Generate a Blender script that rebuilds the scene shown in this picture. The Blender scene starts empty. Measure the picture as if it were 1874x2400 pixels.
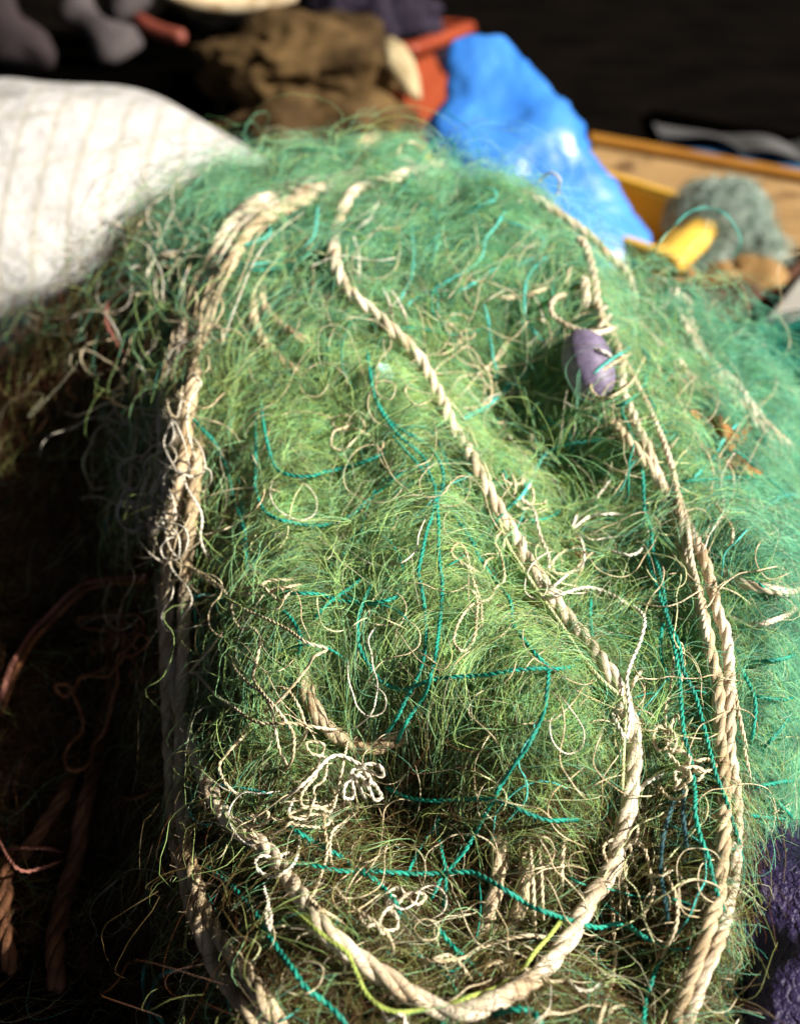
import bpy, math
import numpy as np
from mathutils import Vector, Matrix
from mathutils.bvhtree import BVHTree

C = bpy.context.scene
COL = C.collection
rng = np.random.default_rng(7)

# ------------------------------------------------------------------ camera
CAMZ, PITCH, TH = 0.72, math.radians(33.0), 0.43          # height, tilt down, tan of half the vertical field
cam_d = bpy.data.cameras.new('camera'); cam = bpy.data.objects.new('camera', cam_d); COL.objects.link(cam)
cam.location = (0, 0, CAMZ); cam.rotation_euler = (math.pi/2 - PITCH, 0, 0)
cam_d.sensor_fit = 'VERTICAL'; cam_d.sensor_height = 120.0; cam_d.lens = 60.0/TH
cam_d.clip_start = 0.02; cam_d.clip_end = 200
cam_d.dof.use_dof = True; cam_d.dof.focus_distance = 0.75; cam_d.dof.aperture_fstop = 13.0
C.camera = cam

# ------------------------------------------------------------------ sky, sun, exposure
SUN = Vector((0.76, -0.30, 0.58)).normalized()
w = bpy.data.worlds.new('World'); C.world = w; w.use_nodes = True
nt = w.node_tree; bg = nt.nodes['Background']
sky = nt.nodes.new('ShaderNodeTexSky'); sky.sky_type = 'NISHITA'; sky.sun_disc = False
sky.sun_elevation = math.asin(SUN.z); sky.sun_rotation = math.atan2(SUN.x, SUN.y)
sky.air_density = 0.6; sky.dust_density = 4.0; sky.ozone_density = 0.3
nt.links.new(sky.outputs[0], bg.inputs[0]); bg.inputs[1].default_value = 0.05
sl = bpy.data.lights.new('sun', 'SUN'); so = bpy.data.objects.new('sun', sl); COL.objects.link(so)
sl.energy = 5.0; sl.angle = math.radians(0.5); sl.color = (1.0, 0.93, 0.81)
so.rotation_euler = SUN.to_track_quat('Z', 'Y').to_euler()
C.view_settings.view_transform = 'Standard'; C.view_settings.look = 'None'
C.view_settings.exposure = 1.15; C.view_settings.gamma = 1.0; C.view_settings.use_curve_mapping = False
C.cycles.max_bounces = 6; C.cycles.diffuse_bounces = 3; C.cycles.glossy_bounces = 2
C.cycles.transmission_bounces = 3; C.cycles.transparent_max_bounces = 4

# ------------------------------------------------------------------ helpers
FW = np.array([0, math.cos(PITCH), -math.sin(PITCH)]); UP = np.array([0, math.sin(PITCH), math.cos(PITCH)])
CAM = np.array([0, 0, CAMZ])
def ray(px, py):
    u = (np.asarray(px, float)-937)/1200*TH; v = (1200-np.asarray(py, float))/1200*TH
    return FW + u[..., None]*np.array([1., 0, 0]) + v[..., None]*UP
def P(px, py, d): return CAM + np.asarray(d, float)[..., None]*ray(px, py)
def onz(px, py, z):
    r = ray(px, py); return CAM + r*((z-CAMZ)/r[2])
def proj(p):
    q = np.asarray(p)-CAM; d = q@FW
    return 937+q[..., 0]/d/TH*1200, 1200-(q@UP)/d/TH*1200, d

def mesh_np(name, verts, quads, mats, midx=None, uv=None, smooth=True, tris=None):
    me = bpy.data.meshes.new(name); nv = len(verts); nq = len(quads) if quads is not None else 0
    ntr = len(tris) if tris is not None else 0
    me.vertices.add(nv); me.vertices.foreach_set('co', np.asarray(verts, np.float32).ravel())
    idx = []
    if nq: idx.append(np.asarray(quads, np.int32).ravel())
    if ntr: idx.append(np.asarray(tris, np.int32).ravel())
    idx = np.concatenate(idx); me.loops.add(len(idx)); me.loops.foreach_set('vertex_index', idx)
    me.polygons.add(nq+ntr)
    st = np.concatenate([np.arange(nq)*4, nq*4+np.arange(ntr)*3]).astype(np.int32)
    me.polygons.foreach_set('loop_start', st)
    if midx is not None: me.polygons.foreach_set('material_index', np.asarray(midx, np.int32))
    me.polygons.foreach_set('use_smooth', np.full(nq+ntr, smooth))
    if uv is not None:
        l = me.uv_layers.new(name='UVMap'); l.data.foreach_set('uv', np.asarray(uv, np.float32)[idx].ravel())
    for m in (mats if isinstance(mats, (list, tuple)) else [mats]): me.materials.append(m)
    me.update(calc_edges=True); me.validate()
    return me
def link(name, me, parent=None):
    o = bpy.data.objects.new(name, me); COL.objects.link(o)
    if parent is not None: o.parent = parent
    return o
def recentre(o):
    """origin at the base of the mesh"""
    n = len(o.data.vertices); a = np.empty(n*3, np.float32); o.data.vertices.foreach_get('co', a); a = a.reshape(-1, 3)
    c = a.mean(0); c[2] = a[:, 2].min()
    o.data.vertices.foreach_set('co', (a-c).ravel()); o.location = c; o.data.update(); return o
def tag(o, label, cat, group=None, kind=None):
    o['label'] = label; o['category'] = cat
    if group: o['group'] = group
    if kind: o['kind'] = kind
    return o
def empty(name, loc, label, cat, group=None):
    o = bpy.data.objects.new(name, None); COL.objects.link(o); o.location = loc; o.empty_display_size = .05
    return tag(o, label, cat, group)
def child(name, me, par):
    o = link(name, me, par); o.location = -Vector(par.location); return o

def noise3(p, seed, n=24, scale=1.0):
    """smooth pseudo noise: sum of random plane waves"""
    r = np.random.default_rng(seed); k = r.normal(size=(n, 3)); k *= (scale*(0.6+0.8*r.random(n))/np.linalg.norm(k, axis=1))[:, None]
    ph = r.random(n)*6.283
    out = np.zeros(len(p))
    for i in range(n): out += np.sin(p@k[i]*6.283+ph[i])
    return out/math.sqrt(n)*1.2

# ------------------------------------------------------------------ materials
def base_mat(name, rough=0.6, spec=0.3):
    m = bpy.data.materials.new(name); m.use_nodes = True; b = m.node_tree.nodes['Principled BSDF']
    b.inputs['Roughness'].default_value = rough; b.inputs['Specular IOR Level'].default_value = spec
    return m, m.node_tree, b
def N(t, typ, **kw):
    n = t.nodes.new(typ)
    for k, v in kw.items():
        if k in n.inputs: n.inputs[k].default_value = v
        else: setattr(n, k, v)
    return n
def ramp(t, fac, stops):
    r = t.nodes.new('ShaderNodeValToRGB'); e = r.color_ramp.elements
    while len(e) < len(stops): e.new(0.5)
    for i, (p, c) in enumerate(stops): e[i].position = p; e[i].color = (*c, 1)
    t.links.new(fac, r.inputs[0]); return r.outputs[0]
def bump(t, b, h, dist, strength=1.0):
    bn = N(t, 'ShaderNodeBump'); bn.inputs['Strength'].default_value = strength; bn.inputs['Distance'].default_value = dist
    t.links.new(h, bn.inputs['Height']); t.links.new(bn.outputs[0], b.inputs['Normal']); return bn
def noisy(name, c1, c2, scale, rough=0.7, spec=0.25, bscale=None, bdist=0.002, detail=4, lo=.35, hi=.65):
    m, t, b = base_mat(name, rough, spec)
    tc = N(t, 'ShaderNodeTexCoord'); n = N(t, 'ShaderNodeTexNoise', Scale=scale, Detail=detail)
    t.links.new(tc.outputs['Object'], n.inputs['Vector'])
    t.links.new(ramp(t, n.outputs[0], [(lo, c1), (hi, c2)]), b.inputs['Base Color'])
    if bscale:
        n2 = N(t, 'ShaderNodeTexNoise', Scale=bscale, Detail=5); t.links.new(tc.outputs['Object'], n2.inputs['Vector'])
        bump(t, b, n2.outputs[0], bdist)
    return m
def fil_mat(name, col, transl=0.35, rough=0.35):
    m = bpy.data.materials.new(name); m.use_nodes = True; t = m.node_tree; b = t.nodes['Principled BSDF']
    tc = N(t, 'ShaderNodeTexCoord'); n = N(t, 'ShaderNodeTexNoise', Scale=45.0, Detail=2)
    t.links.new(tc.outputs['Object'], n.inputs['Vector'])
    c1 = tuple(min(1, x*0.62) for x in col); c2 = tuple(min(1, x*1.35) for x in col)
    cr = ramp(t, n.outputs[0], [(.3, c1), (.7, c2)])
    t.links.new(cr, b.inputs['Base Color']); b.inputs['Roughness'].default_value = rough
    b.inputs['Specular IOR Level'].default_value = 0.35
    tr = N(t, 'ShaderNodeBsdfTranslucent'); t.links.new(cr, tr.inputs[0])
    mx = N(t, 'ShaderNodeMixShader'); mx.inputs[0].default_value = transl
    t.links.new(b.outputs[0], mx.inputs[1]); t.links.new(tr.outputs[0], mx.inputs[2])
    t.links.new(mx.outputs[0], t.nodes['Material Output'].inputs['Surface'])
    return m
def rope_mat(name, c1, c2, c3, us=60.0, vs=3.0, rough=0.75, bd=0.0006):
    """fibres run along the strand (UV), plus grime patches of their own shape"""
    m, t, b = base_mat(name, rough, 0.25)
    tc = N(t, 'ShaderNodeTexCoord'); mp = N(t, 'ShaderNodeMapping'); mp.inputs['Scale'].default_value = (us, vs, 1)
    t.links.new(tc.outputs['UV'], mp.inputs[0])
    n = N(t, 'ShaderNodeTexNoise', Scale=4.0, Detail=5, Roughness=0.7); t.links.new(mp.outputs[0], n.inputs['Vector'])
    g = N(t, 'ShaderNodeTexNoise', Scale=38.0, Detail=4); t.links.new(tc.outputs['Object'], g.inputs['Vector'])
    fib = ramp(t, n.outputs[0], [(.3, c2), (.62, c1)])
    gm = ramp(t, g.outputs[0], [(.42, (0, 0, 0)), (.68, (1, 1, 1))])
    mx = N(t, 'ShaderNodeMix', data_type='RGBA'); t.links.new(gm, mx.inputs[0]); t.links.new(fib, mx.inputs[6])
    mx.inputs[7].default_value = (*c3, 1)
    t.links.new(mx.outputs[2], b.inputs['Base Color'])
    bump(t, b, n.outputs[0], bd)
    return m
M = {}
M['rope'] = rope_mat('cream_rope', (.74, .66, .53), (.54, .45, .32), (.40, .30, .19))
M['rope_pale'] = rope_mat('pale_rope', (.70, .64, .53), (.52, .44, .32), (.40, .31, .2))
M['rope_brown'] = rope_mat('brown_rope', (.17, .075, .035), (.09, .037, .016), (.06, .024, .01))
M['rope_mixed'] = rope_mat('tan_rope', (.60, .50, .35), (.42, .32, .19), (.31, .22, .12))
M['cream'] = rope_mat('cream_twine', (.64, .57, .41), (.50, .41, .26), (.40, .31, .17), us=90, bd=.0002)
M['white'] = rope_mat('white_twine', (.72, .69, .61), (.60, .55, .45), (.52, .45, .34), us=90, bd=.0002)
M['browntw'] = rope_mat('brown_twine', (.26, .11, .045), (.16, .065, .026), (.12, .048, .02), us=90, bd=.0002)
M['pinktw'] = rope_mat('rosy_twine', (.27, .11, .085), (.17, .065, .046), (.13, .05, .033), us=90, bd=.0002)
M['teal'] = rope_mat('teal_twine', (.017, .32, .23), (.012, .22, .165), (.012, .16, .125), us=90, rough=.5, bd=.0002)
M['sea'] = rope_mat('sea_green_twine', (.10, .52, .46), (.06, .40, .36), (.05, .32, .28), us=90, rough=.5, bd=.0002)
M['navy'] = rope_mat('slate_twine', (.03, .10, .11), (.02, .06, .08), (.015, .04, .06), us=90, rough=.5, bd=.0002)
M['lime'] = rope_mat('lime_twine', (.42, .52, .13), (.27, .36, .07), (.22, .28, .06), us=90, bd=.0002)
M['limecream'] = rope_mat('greenish_cream_twine', (.66, .70, .42), (.48, .52, .28), (.40, .40, .2), us=90, bd=.0002)

# webbing filaments (olive and rust kept dark for the shaded left)
FCOL = [(.25, .62, .41), (.38, .70, .35), (.53, .73, .27), (.18, .13, .05), (.10, .04, .018), (.78, .76, .54), (.12, .47, .34), (.34, .38, .13)]
FM = [fil_mat(n, c) for n, c in zip(['emerald_filament', 'green_filament', 'yellow_green_filament', 'olive_filament',
      'rust_filament', 'straw_filament', 'deep_green_filament', 'moss_filament'], FCOL)]
# ------------------------------------------------------------------ the net heap: a world-space height field
# seen points (pixel of the photo, distance along the view axis) that fix the heap's relief
CTRL = [
 # crest
 (560,430,1.17),(700,395,1.18),(937,400,1.166),(1100,438,1.15),(1250,500,1.13),(1400,645,1.10),(1500,780,1.08),
 # upper face
 (620,480,1.09),(780,560,1.05),(937,500,1.085),(1100,560,1.05),(1250,640,1.03),(937,800,.975),(1100,800,.975),(780,760,.99),(650,700,1.02),
 # middle
 (937,1000,.915),(700,950,.935),(1100,1000,.91),(800,1200,.872),(1000,1200,.858),(650,1150,.90),(1150,1200,.862),
 (1330,700,1.01),(1220,880,.985),(1380,880,.955),(1330,1050,.945),(1340,1250,.895),(1300,1180,.91),
 # bulge, lower centre
 (1000,1450,.788),(1150,1450,.785),(850,1450,.802),(1150,1620,.748),(1300,1650,.745),(1000,1600,.754),(870,1600,.776),(1380,1780,.730),(1250,1800,.728),
 # recess beneath the bulge
 (800,1780,.785),(950,1850,.770),(1080,1960,.745),(800,1950,.745),(950,2050,.728),(1200,2100,.718),(900,2250,.675),(1080,2365,.645),(750,2150,.695),
 (700,1650,.79),(640,1450,.825),(1330,1420,.825),(1420,1480,.812),
 # rope side, right
 (1500,1100,.905),(1600,1250,.862),(1680,1450,.812),(1710,1700,.762),(1720,1950,.722),(1660,2200,.690),(1600,2390,.664),
 (1480,1500,.80),(1500,1750,.765),(1500,2000,.738),(1480,2250,.70),(1420,2390,.672),(1560,1900,.745),
 # right lobe
 (1560,815,1.06),(1600,760,1.105),(1700,860,1.07),(1760,1000,1.02),(1860,1060,1.045),(1990,1180,1.03),(1700,1150,.945),(1830,1250,.905),(1860,1450,.845),(1820,1650,.795),(1860,1830,.78),(1790,2000,.765),
 (1870,2150,.85),(1800,2250,.84),(1740,2380,.80),(1870,2390,.84),
 # left shoulder
 (500,600,1.06),(400,480,1.15),(300,600,1.15),(430,700,1.07),(390,950,.99),(370,1200,.95),(390,1450,.93),(410,1700,.875),(440,2000,.80),(530,2300,.705),(480,1500,.885),(520,1900,.797),(600,1750,.790),(600,2100,.715),
 (500,1100,.935),(560,850,.99),
 # left side dropping off into the dark
 (200,700,1.17),(80,800,1.20),(0,860,1.22),(250,850,1.12),(100,950,1.15),(0,1050,1.14),
 (250,1100,1.08),(280,1300,1.06),(100,1250,1.10),(0,1400,1.08),(260,1500,1.04),(120,1550,1.02),(0,1650,1.0),(290,1750,.985),(150,1800,.95),(0,1900,.95),
 (300,2000,.91),(150,2100,.885),(0,2150,.885),(350,2300,.80),(170,2390,.82),(0,2390,.82)]
DIPS = [(1195,900,.975,.030,.060),(1180,960,.95,.016,.02),(1330,1090,.94,.018,.045),(880,1830,.775,.022,.022),(1000,1840,.76,.02,.02),(780,530,1.07,.012,.02),(1420,1350,.85,.016,.018),(1640,880,1.05,.012,.02),(770,820,.98,.013,.012)]
ctrl = np.array(CTRL, float)
W = P(ctrl[:, 0], ctrl[:, 1], ctrl[:, 2])
back = []                                                      # behind the crest the heap falls to the ground
for px, py, d in [(0,860,1.22),(200,650,1.2),(400,450,1.18),(560,430,1.17),(700,395,1.18),(937,400,1.166),(1100,438,1.15),(1250,500,1.13),(1400,645,1.10),(1500,780,1.09),(1600,765,1.115),(1760,870,1.12),(1874,960,1.11),(2000,1060,1.10)]:
    p = P(px, py, d)
    back.append(p+np.array([0, .07, -.035])); back.append(p+np.array([0, .17, -.14])); back.append(np.array([p[0]*1.05, p[1]+.34, -.02]))
side = []
for (x, y) in [(-.75, .4), (-.8, .7), (-.85, 1.0), (-.85, 1.3), (.62, .35), (.66, .5), (.8, .8), (.85, 1.05), (.85, 1.3), (-.45, .2), (-.1, .16), (.25, .16), (.5, .2), (.56, .78), (.54, .95), (.56, 1.12), (.54, .62)]:
    side.append([x, y, .03])
WP = np.vstack([W, np.array(back), np.array(side)])
def tps_fit(xy, z, lam):
    d2 = ((xy[:, None]-xy[None])**2).sum(-1)+1e-12; K = d2*np.log(d2)*.5
    n = len(xy); A = np.zeros((n+3, n+3)); A[:n, :n] = K+lam*np.eye(n); A[:n, n] = 1; A[:n, n+1:n+3] = xy; A[n, :n] = 1; A[n+1:n+3, :n] = xy.T
    s = np.linalg.solve(A, np.r_[z, 0, 0, 0]); return s
sol = tps_fit(WP[:, :2], WP[:, 2], 4e-4)
def tps_eval(q):
    out = np.zeros(len(q)); n = len(WP)
    for i in range(0, len(q), 20000):
        qq = q[i:i+20000]; d2 = ((qq[:, None]-WP[None, :, :2])**2).sum(-1)+1e-12
        out[i:i+20000] = (d2*np.log(d2)*.5)@sol[:n]+sol[n]+qq@sol[n+1:n+3]
    return out
GX0, GX1, GY0, GY1, GS = -.92, .92, .10, 1.72, .005
gx = np.arange(GX0, GX1+1e-6, GS); gy = np.arange(GY0, GY1+1e-6, GS)
XX, YY = np.meshgrid(gx, gy); flat = np.c_[XX.ravel(), YY.ravel()]
Z = tps_eval(flat)
p3 = np.c_[flat, Z]
lump = noise3(p3, 3, 26, 9.0)*.0075 + noise3(p3, 5, 26, 22.0)*.0035
Z = Z+lump
for px, py, d, sg, am in DIPS:
    p = P(px, py, d); Z = Z-am*np.exp(-.5*((flat[:, 0]-p[0])**2+(flat[:, 1]-p[1])**2)/sg**2)
Z = np.maximum(Z, -.03)
ZG = Z.reshape(XX.shape)
GYD, GXD = np.gradient(ZG, GS)
def bil(G, x, y):
    fx = np.clip((x-GX0)/GS, 0, len(gx)-1.001); fy = np.clip((y-GY0)/GS, 0, len(gy)-1.001)
    i = fx.astype(int); j = fy.astype(int); a = fx-i; b = fy-j
    return (G[j, i]*(1-a)+G[j, i+1]*a)*(1-b)+(G[j+1, i]*(1-a)+G[j+1, i+1]*a)*b
def surf(x, y):
    z = bil(ZG, x, y); n = np.c_[-bil(GXD, x, y), -bil(GYD, x, y), np.ones(len(x))]
    return z, n/np.linalg.norm(n, axis=1)[:, None]

ny, nx = XX.shape
ii = (np.arange(ny-1)[:, None]*nx+np.arange(nx-1)[None]).ravel()
Q = np.c_[ii, ii+1, ii+nx+1, ii+nx]
V = np.c_[flat, Z]
keep = V[Q][:, :, 2].max(1) > -.005
Q = Q[keep]
cq = V[Q].mean(1); cpx, cpy, cd = proj(cq)
# which of the three heaped nets a spot belongs to (they meet along the rope bundles)
def net_of(p):
    px, py, d = proj(p)
    xl = np.interp(py, [300, 470, 640, 800, 1000, 1300, 1700, 2000, 2400], [420, 420, 400, 370, 330, 300, 330, 370, 520])
    xr = np.interp(py, [300, 560, 700, 850, 960, 1100, 1250, 1450, 1700, 2000, 2400], [1420, 1430, 1490, 1590, 1650, 1600, 1640, 1700, 1725, 1725, 1700])
    r = np.zeros(len(px), int); r[px < xl] = 1; r[px > xr] = 2
    return r
netid = net_of(cq)
NETS = []
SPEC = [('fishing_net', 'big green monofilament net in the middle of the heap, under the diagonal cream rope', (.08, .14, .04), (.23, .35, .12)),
        ('fishing_net', 'rust brown and dull green net sagging in shadow down the left side of the heap', (.020, .011, .006), (.05, .026, .012)),  # brown of its own, also carrying the warm tone of the left shadow
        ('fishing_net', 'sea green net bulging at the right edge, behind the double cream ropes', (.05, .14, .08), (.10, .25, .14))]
VB = V.copy()
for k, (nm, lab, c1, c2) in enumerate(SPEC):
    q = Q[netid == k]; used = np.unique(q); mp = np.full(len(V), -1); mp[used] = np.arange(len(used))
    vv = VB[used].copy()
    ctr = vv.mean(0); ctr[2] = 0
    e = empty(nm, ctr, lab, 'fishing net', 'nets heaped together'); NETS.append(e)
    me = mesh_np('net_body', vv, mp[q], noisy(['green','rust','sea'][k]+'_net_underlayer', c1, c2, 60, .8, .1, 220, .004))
    if k == 0:                                                   # brown at the foot, left and hollow deepens the shade there by colour
        me.materials.append(noisy('shade_brown_underlayer', (.035, .022, .010), (.10, .065, .028), 60, .8, .1, 220, .004))
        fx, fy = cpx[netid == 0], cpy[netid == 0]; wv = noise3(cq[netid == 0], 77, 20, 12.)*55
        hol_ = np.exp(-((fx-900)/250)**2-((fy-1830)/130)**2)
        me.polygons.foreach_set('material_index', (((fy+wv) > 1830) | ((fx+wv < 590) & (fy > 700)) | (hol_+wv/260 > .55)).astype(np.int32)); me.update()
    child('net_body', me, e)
bvh = BVHTree.FromPolygons([Vector(v) for v in V], [tuple(int(i) for i in q) for q in Q])

# ------------------------------------------------------------------ tubes
def frames(p):
    t = np.gradient(p, axis=0); t /= np.linalg.norm(t, axis=1)[:, None]+1e-12
    n = np.zeros_like(p); a = np.array([0, 0, 1.]); 
    if abs(t[0]@a) > .9: a = np.array([1., 0, 0])
    v = a-t[0]*(a@t[0]); n[0] = v/np.linalg.norm(v)
    for i in range(1, len(p)):
        v = n[i-1]-t[i]*(n[i-1]@t[i]); n[i] = v/(np.linalg.norm(v)+1e-12)
    return t, n, np.cross(t, n)
def tube(p, r, sides, caps=True):
    """ring tube along p; r scalar or per point -> verts, quads, tris, uv"""
    t, n, b = frames(p); L = np.r_[0, np.cumsum(np.linalg.norm(np.diff(p, axis=0), axis=1))]
    a = np.arange(sides)/sides*2*math.pi; r = np.broadcast_to(np.asarray(r, float), (len(p),)).copy()
    if caps: r[0] *= .35; r[-1] *= .35
    v = p[:, None]+r[:, None, None]*(np.cos(a)[None, :, None]*n[:, None]+np.sin(a)[None, :, None]*b[:, None])
    m = len(p); i = np.arange(m-1)[:, None]*sides; j = np.arange(sides)[None]; j2 = (j+1) % sides
    q = np.stack([i+j, i+j2, i+sides+j2, i+sides+j], -1).reshape(-1, 4)
    uv = np.stack([np.broadcast_to(L[:, None], (m, sides)), np.broadcast_to(np.abs(1-2*np.arange(sides)/sides)[None], (m, sides))], -1).reshape(-1, 2)
    v = v.reshape(-1, 3); tr = []
    if caps:
        for k in range(1, sides-1): tr += [(0, k+1, k), ((m-1)*sides, (m-1)*sides+k, (m-1)*sides+k+1)]
    return v, q, np.array(tr, int).reshape(-1, 3), uv
def merge(parts):
    V_, Q_, T_, U_, o = [], [], [], [], 0
    for v, q, t, u in parts: V_.append(v); Q_.append(q+o); T_.append(t+o); U_.append(u); o += len(v)
    return np.vstack(V_), np.vstack(Q_), np.vstack(T_), np.vstack(U_)
def resample(p, step):
    L = np.r_[0, np.cumsum(np.linalg.norm(np.diff(p, axis=0), axis=1))]; n = max(4, int(L[-1]/step)); s = np.linspace(0, L[-1], n)
    return np.stack([np.interp(s, L, p[:, k]) for k in range(p.shape[1])], 1)
def gsmooth(a, sig):
    if sig <= 0: return a
    k = np.arange(-int(3*sig), int(3*sig)+1); g = np.exp(-.5*(k/sig)**2); g /= g.sum()
    return np.convolve(np.pad(a, len(k)//2, mode='edge'), g, mode='valid')
def catmull(pts, per=12):
    p = np.asarray(pts, float); p = np.vstack([2*p[0]-p[1], p, 2*p[-1]-p[-2]]); out = []
    for i in range(1, len(p)-2):
        t = np.linspace(0, 1, per, endpoint=False)[:, None]; a, b, c, d = p[i-1:i+3]
        out.append(.5*((2*b)+(c-a)*t+(2*a-5*b+4*c-d)*t**2+(3*b-a-3*c+d)*t**3))
    return np.vstack(out+[p[-2][None]])
def twisted(p, R, nstr, pitch, step, sides, seed=0, hand=1):
    """nstr strands laid round the centre line p"""
    r_ = np.random.default_rng(seed); p = resample(p, step); t, n, b = frames(p)
    L = np.r_[0, np.cumsum(np.linalg.norm(np.diff(p, axis=0), axis=1))]; parts = []
    rs = R*(.60 if nstr == 2 else .60); ro = R*(.46 if nstr == 2 else .47)
    wob = gsmooth(r_.normal(size=len(p)), 14)*(4.5 if R > .003 else 2.2)
    for k in range(nstr):
        a = hand*2*math.pi*L/pitch+k*2*math.pi/nstr+wob*.5
        c = p+ro*(np.cos(a)[:, None]*n+np.sin(a)[:, None]*b)
        rr = rs*(1+(.13 if R > .003 else .07)*gsmooth(r_.normal(size=len(p)), 5)*2)
        v, q, tr, uv = tube(c, rr, sides); uv[:, 1] += k*3.7+seed*.31; parts.append((v, q, tr, uv))
    return merge(parts)

def on_heap(pts, lift, sig, per=14):
    """a pixel path of the photo laid onto the heap's real surface, pulled taut"""
    q = catmull(pts, per); d = np.full(len(q), np.nan); rr = ray(q[:, 0], q[:, 1])
    for i in range(len(q)):
        h = bvh.ray_cast(Vector(CAM), Vector(rr[i]).normalized(), 3.0)
        if h[0] is not None: d[i] = (np.array(h[0])-CAM)@FW
    ok = ~np.isnan(d)
    if ok.sum() == 0: d[:] = 1.1
    else: d = np.interp(np.arange(len(q)), np.where(ok)[0], d[ok])
    s = gsmooth(d, sig); s = s-np.maximum(0, gsmooth(np.maximum(0, s-d), sig*.5))*1.0
    return CAM+(s-lift)[:, None]*rr

COUNT = {}
def line(kind, label, pts, lift=None, R=None, mat=None, sig=None, group=None, dive=1.0, collect=None):
    pts = [tuple(float(c) for c in s.split(',')) for s in pts.split()] if isinstance(pts, str) else pts
    if pts[-1][1] > 2370: pts = pts+[(2*pts[-1][0]-pts[-2][0], pts[-1][1]+90)]
    K = dict(rope=(.0050, 3, 'rope', .010, 5.0), cord=(.0021, 2, 'cream', .010, 4.0), twine=(.00105, 2, 'cream', .013, 3.0),
             teal=(.00130, 2, 'teal', .016, 4.0))[kind]
    R = (R or K[0])*{'teal': 1.08, 'twine': 1.0}.get(kind, 1.0); n = K[1]; m = M[mat or K[2]]; lift = (K[3] if lift is None else lift)+(.004 if kind == 'rope' else .009); sig = K[4] if sig is None else sig
    if kind == 'twine':
        cx_, cy_ = np.mean(pts, 0)
        if cx_ < 500 and 600 < cy_ < 1350: lift += .014
        elif cx_ < 850 and 1350 < cy_ < 1900: lift += .007
    COUNT['n'] = sd = COUNT.get('n', 0)+1
    p = on_heap(pts, lift+R, sig)
    r_ = np.random.default_rng(sd)
    if dive:                                                     # the ends sink into the webbing
        L_ = np.r_[0, np.cumsum(np.linalg.norm(np.diff(p, axis=0), axis=1))]; e_ = .025 if kind == 'rope' else .012
        dv_ = np.exp(-(L_/e_)**2)+np.exp(-((L_[-1]-L_)/e_)**2); p = p+ray(*proj(p)[:2])*(dv_*dive*(lift+.012+R))[:, None]
    if kind != 'rope':                                           # thin lines ride up and down over the webbing
        p = p-ray(*proj(p)[:2])*(gsmooth(r_.normal(size=len(p)), 5)*.012)[:, None]
    if kind == 'rope': me = twisted(p, R, 3, R*9.5, .0016, 8, sd)
    elif kind == 'cord': me = twisted(p, R, 3, R*8, .0011, 6, sd)
    else: me = twisted(p, R, n, R*(6.5 if kind == 'teal' else 8.5), .0010, 5, sd)
    if collect is not None: collect.append(me); return None
    nm = {'rope': 'rope', 'cord': 'cord'}.get(kind, 'twine')
    o = link(nm, mesh_np(nm, me[0], me[1], m, uv=me[3], tris=me[2])); 
    ctr = Vector(me[0].mean(0)); recentre(o)
    tag(o, label, nm, group or {'rope': 'ropes lying over the nets', 'cord': 'cords lying over the nets', 'teal': 'green twines caught in the nets'}.get(kind, 'pale twines caught in the nets'))
    if kind == 'rope':                                           # loose fibres standing off the rope
        q = resample(p, .0012); t, nn, bb = frames(q); parts = []
        for i in r_.integers(2, len(q)-3, int(len(q)*.55)):
            a = r_.random()*6.283; e = math.cos(a)*nn[i]+math.sin(a)*bb[i]; l = .003+.008*r_.random()
            s0 = q[i]+e*R*.85; dr = e*.5+t[i]*r_.normal()*1.0+r_.normal(size=3)*.25
            s = np.linspace(0, 1, 4)[:, None]; parts.append(tube(s0+dr*l*s+r_.normal(size=3)*.002*s*s, .00013, 3, False))
        f = merge(parts); fo = link('loose_fibres', mesh_np('loose_fibres', f[0], f[1], m, uv=f[3]), o); fo.location = -o.location
    return o
# ------------------------------------------------------------------ ground and things behind the heap
def grid_obj(name, f, nu, nv, mat, parent=None, closed_u=False, caps=False):
    u, v = np.meshgrid(np.linspace(0, 1, nu, endpoint=not closed_u), np.linspace(0, 1, nv)); pts = f(u.ravel(), v.ravel())
    i = np.arange(nv-1)[:, None]*nu; j = np.arange(nu if closed_u else nu-1)[None]; j2 = (j+1) % nu
    q = np.stack([i+j, i+j2, i+nu+j2, i+nu+j], -1).reshape(-1, 4)
    tr = None
    if caps:
        tr = [];
        for base, fl in ((0, 1), ((nv-1)*nu, 0)):
            c = len(pts); pts = np.vstack([pts, pts[base:base+nu].mean(0)[None]])
            for k in range(nu):
                a, b = base+k, base+(k+1) % nu; tr.append((c, b, a) if fl else (c, a, b))
        tr = np.array(tr)
    uv = np.c_[u.ravel(), v.ravel()]
    if len(pts) > len(uv): uv = np.vstack([uv, np.zeros((len(pts)-len(uv), 2))+.5])
    return link(name, mesh_np(name, pts, q, mat, uv=uv, tris=tr), parent)
def box_np(c8):
    """8 corners (bottom 4 ring, top 4 ring) -> bevelled box mesh data"""
    import bmesh
    bm = bmesh.new(); vs = [bm.verts.new(Vector(c)) for c in c8]
    for f in [(3, 2, 1, 0), (4, 5, 6, 7), (0, 1, 5, 4), (1, 2, 6, 5), (2, 3, 7, 6), (3, 0, 4, 7)]: bm.faces.new([vs[i] for i in f])
    return bm
def box_obj(name, c8, mat, parent=None, bev=.006):
    import bmesh
    bm = box_np(c8); bmesh.ops.recalc_face_normals(bm, faces=bm.faces[:])
    if bev: bmesh.ops.bevel(bm, geom=bm.edges[:]+bm.verts[:], offset=bev, segments=2, affect='EDGES', profile=.5)
    me = bpy.data.meshes.new(name); bm.to_mesh(me); bm.free(); me.materials.append(mat)
    return link(name, me, parent)
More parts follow.
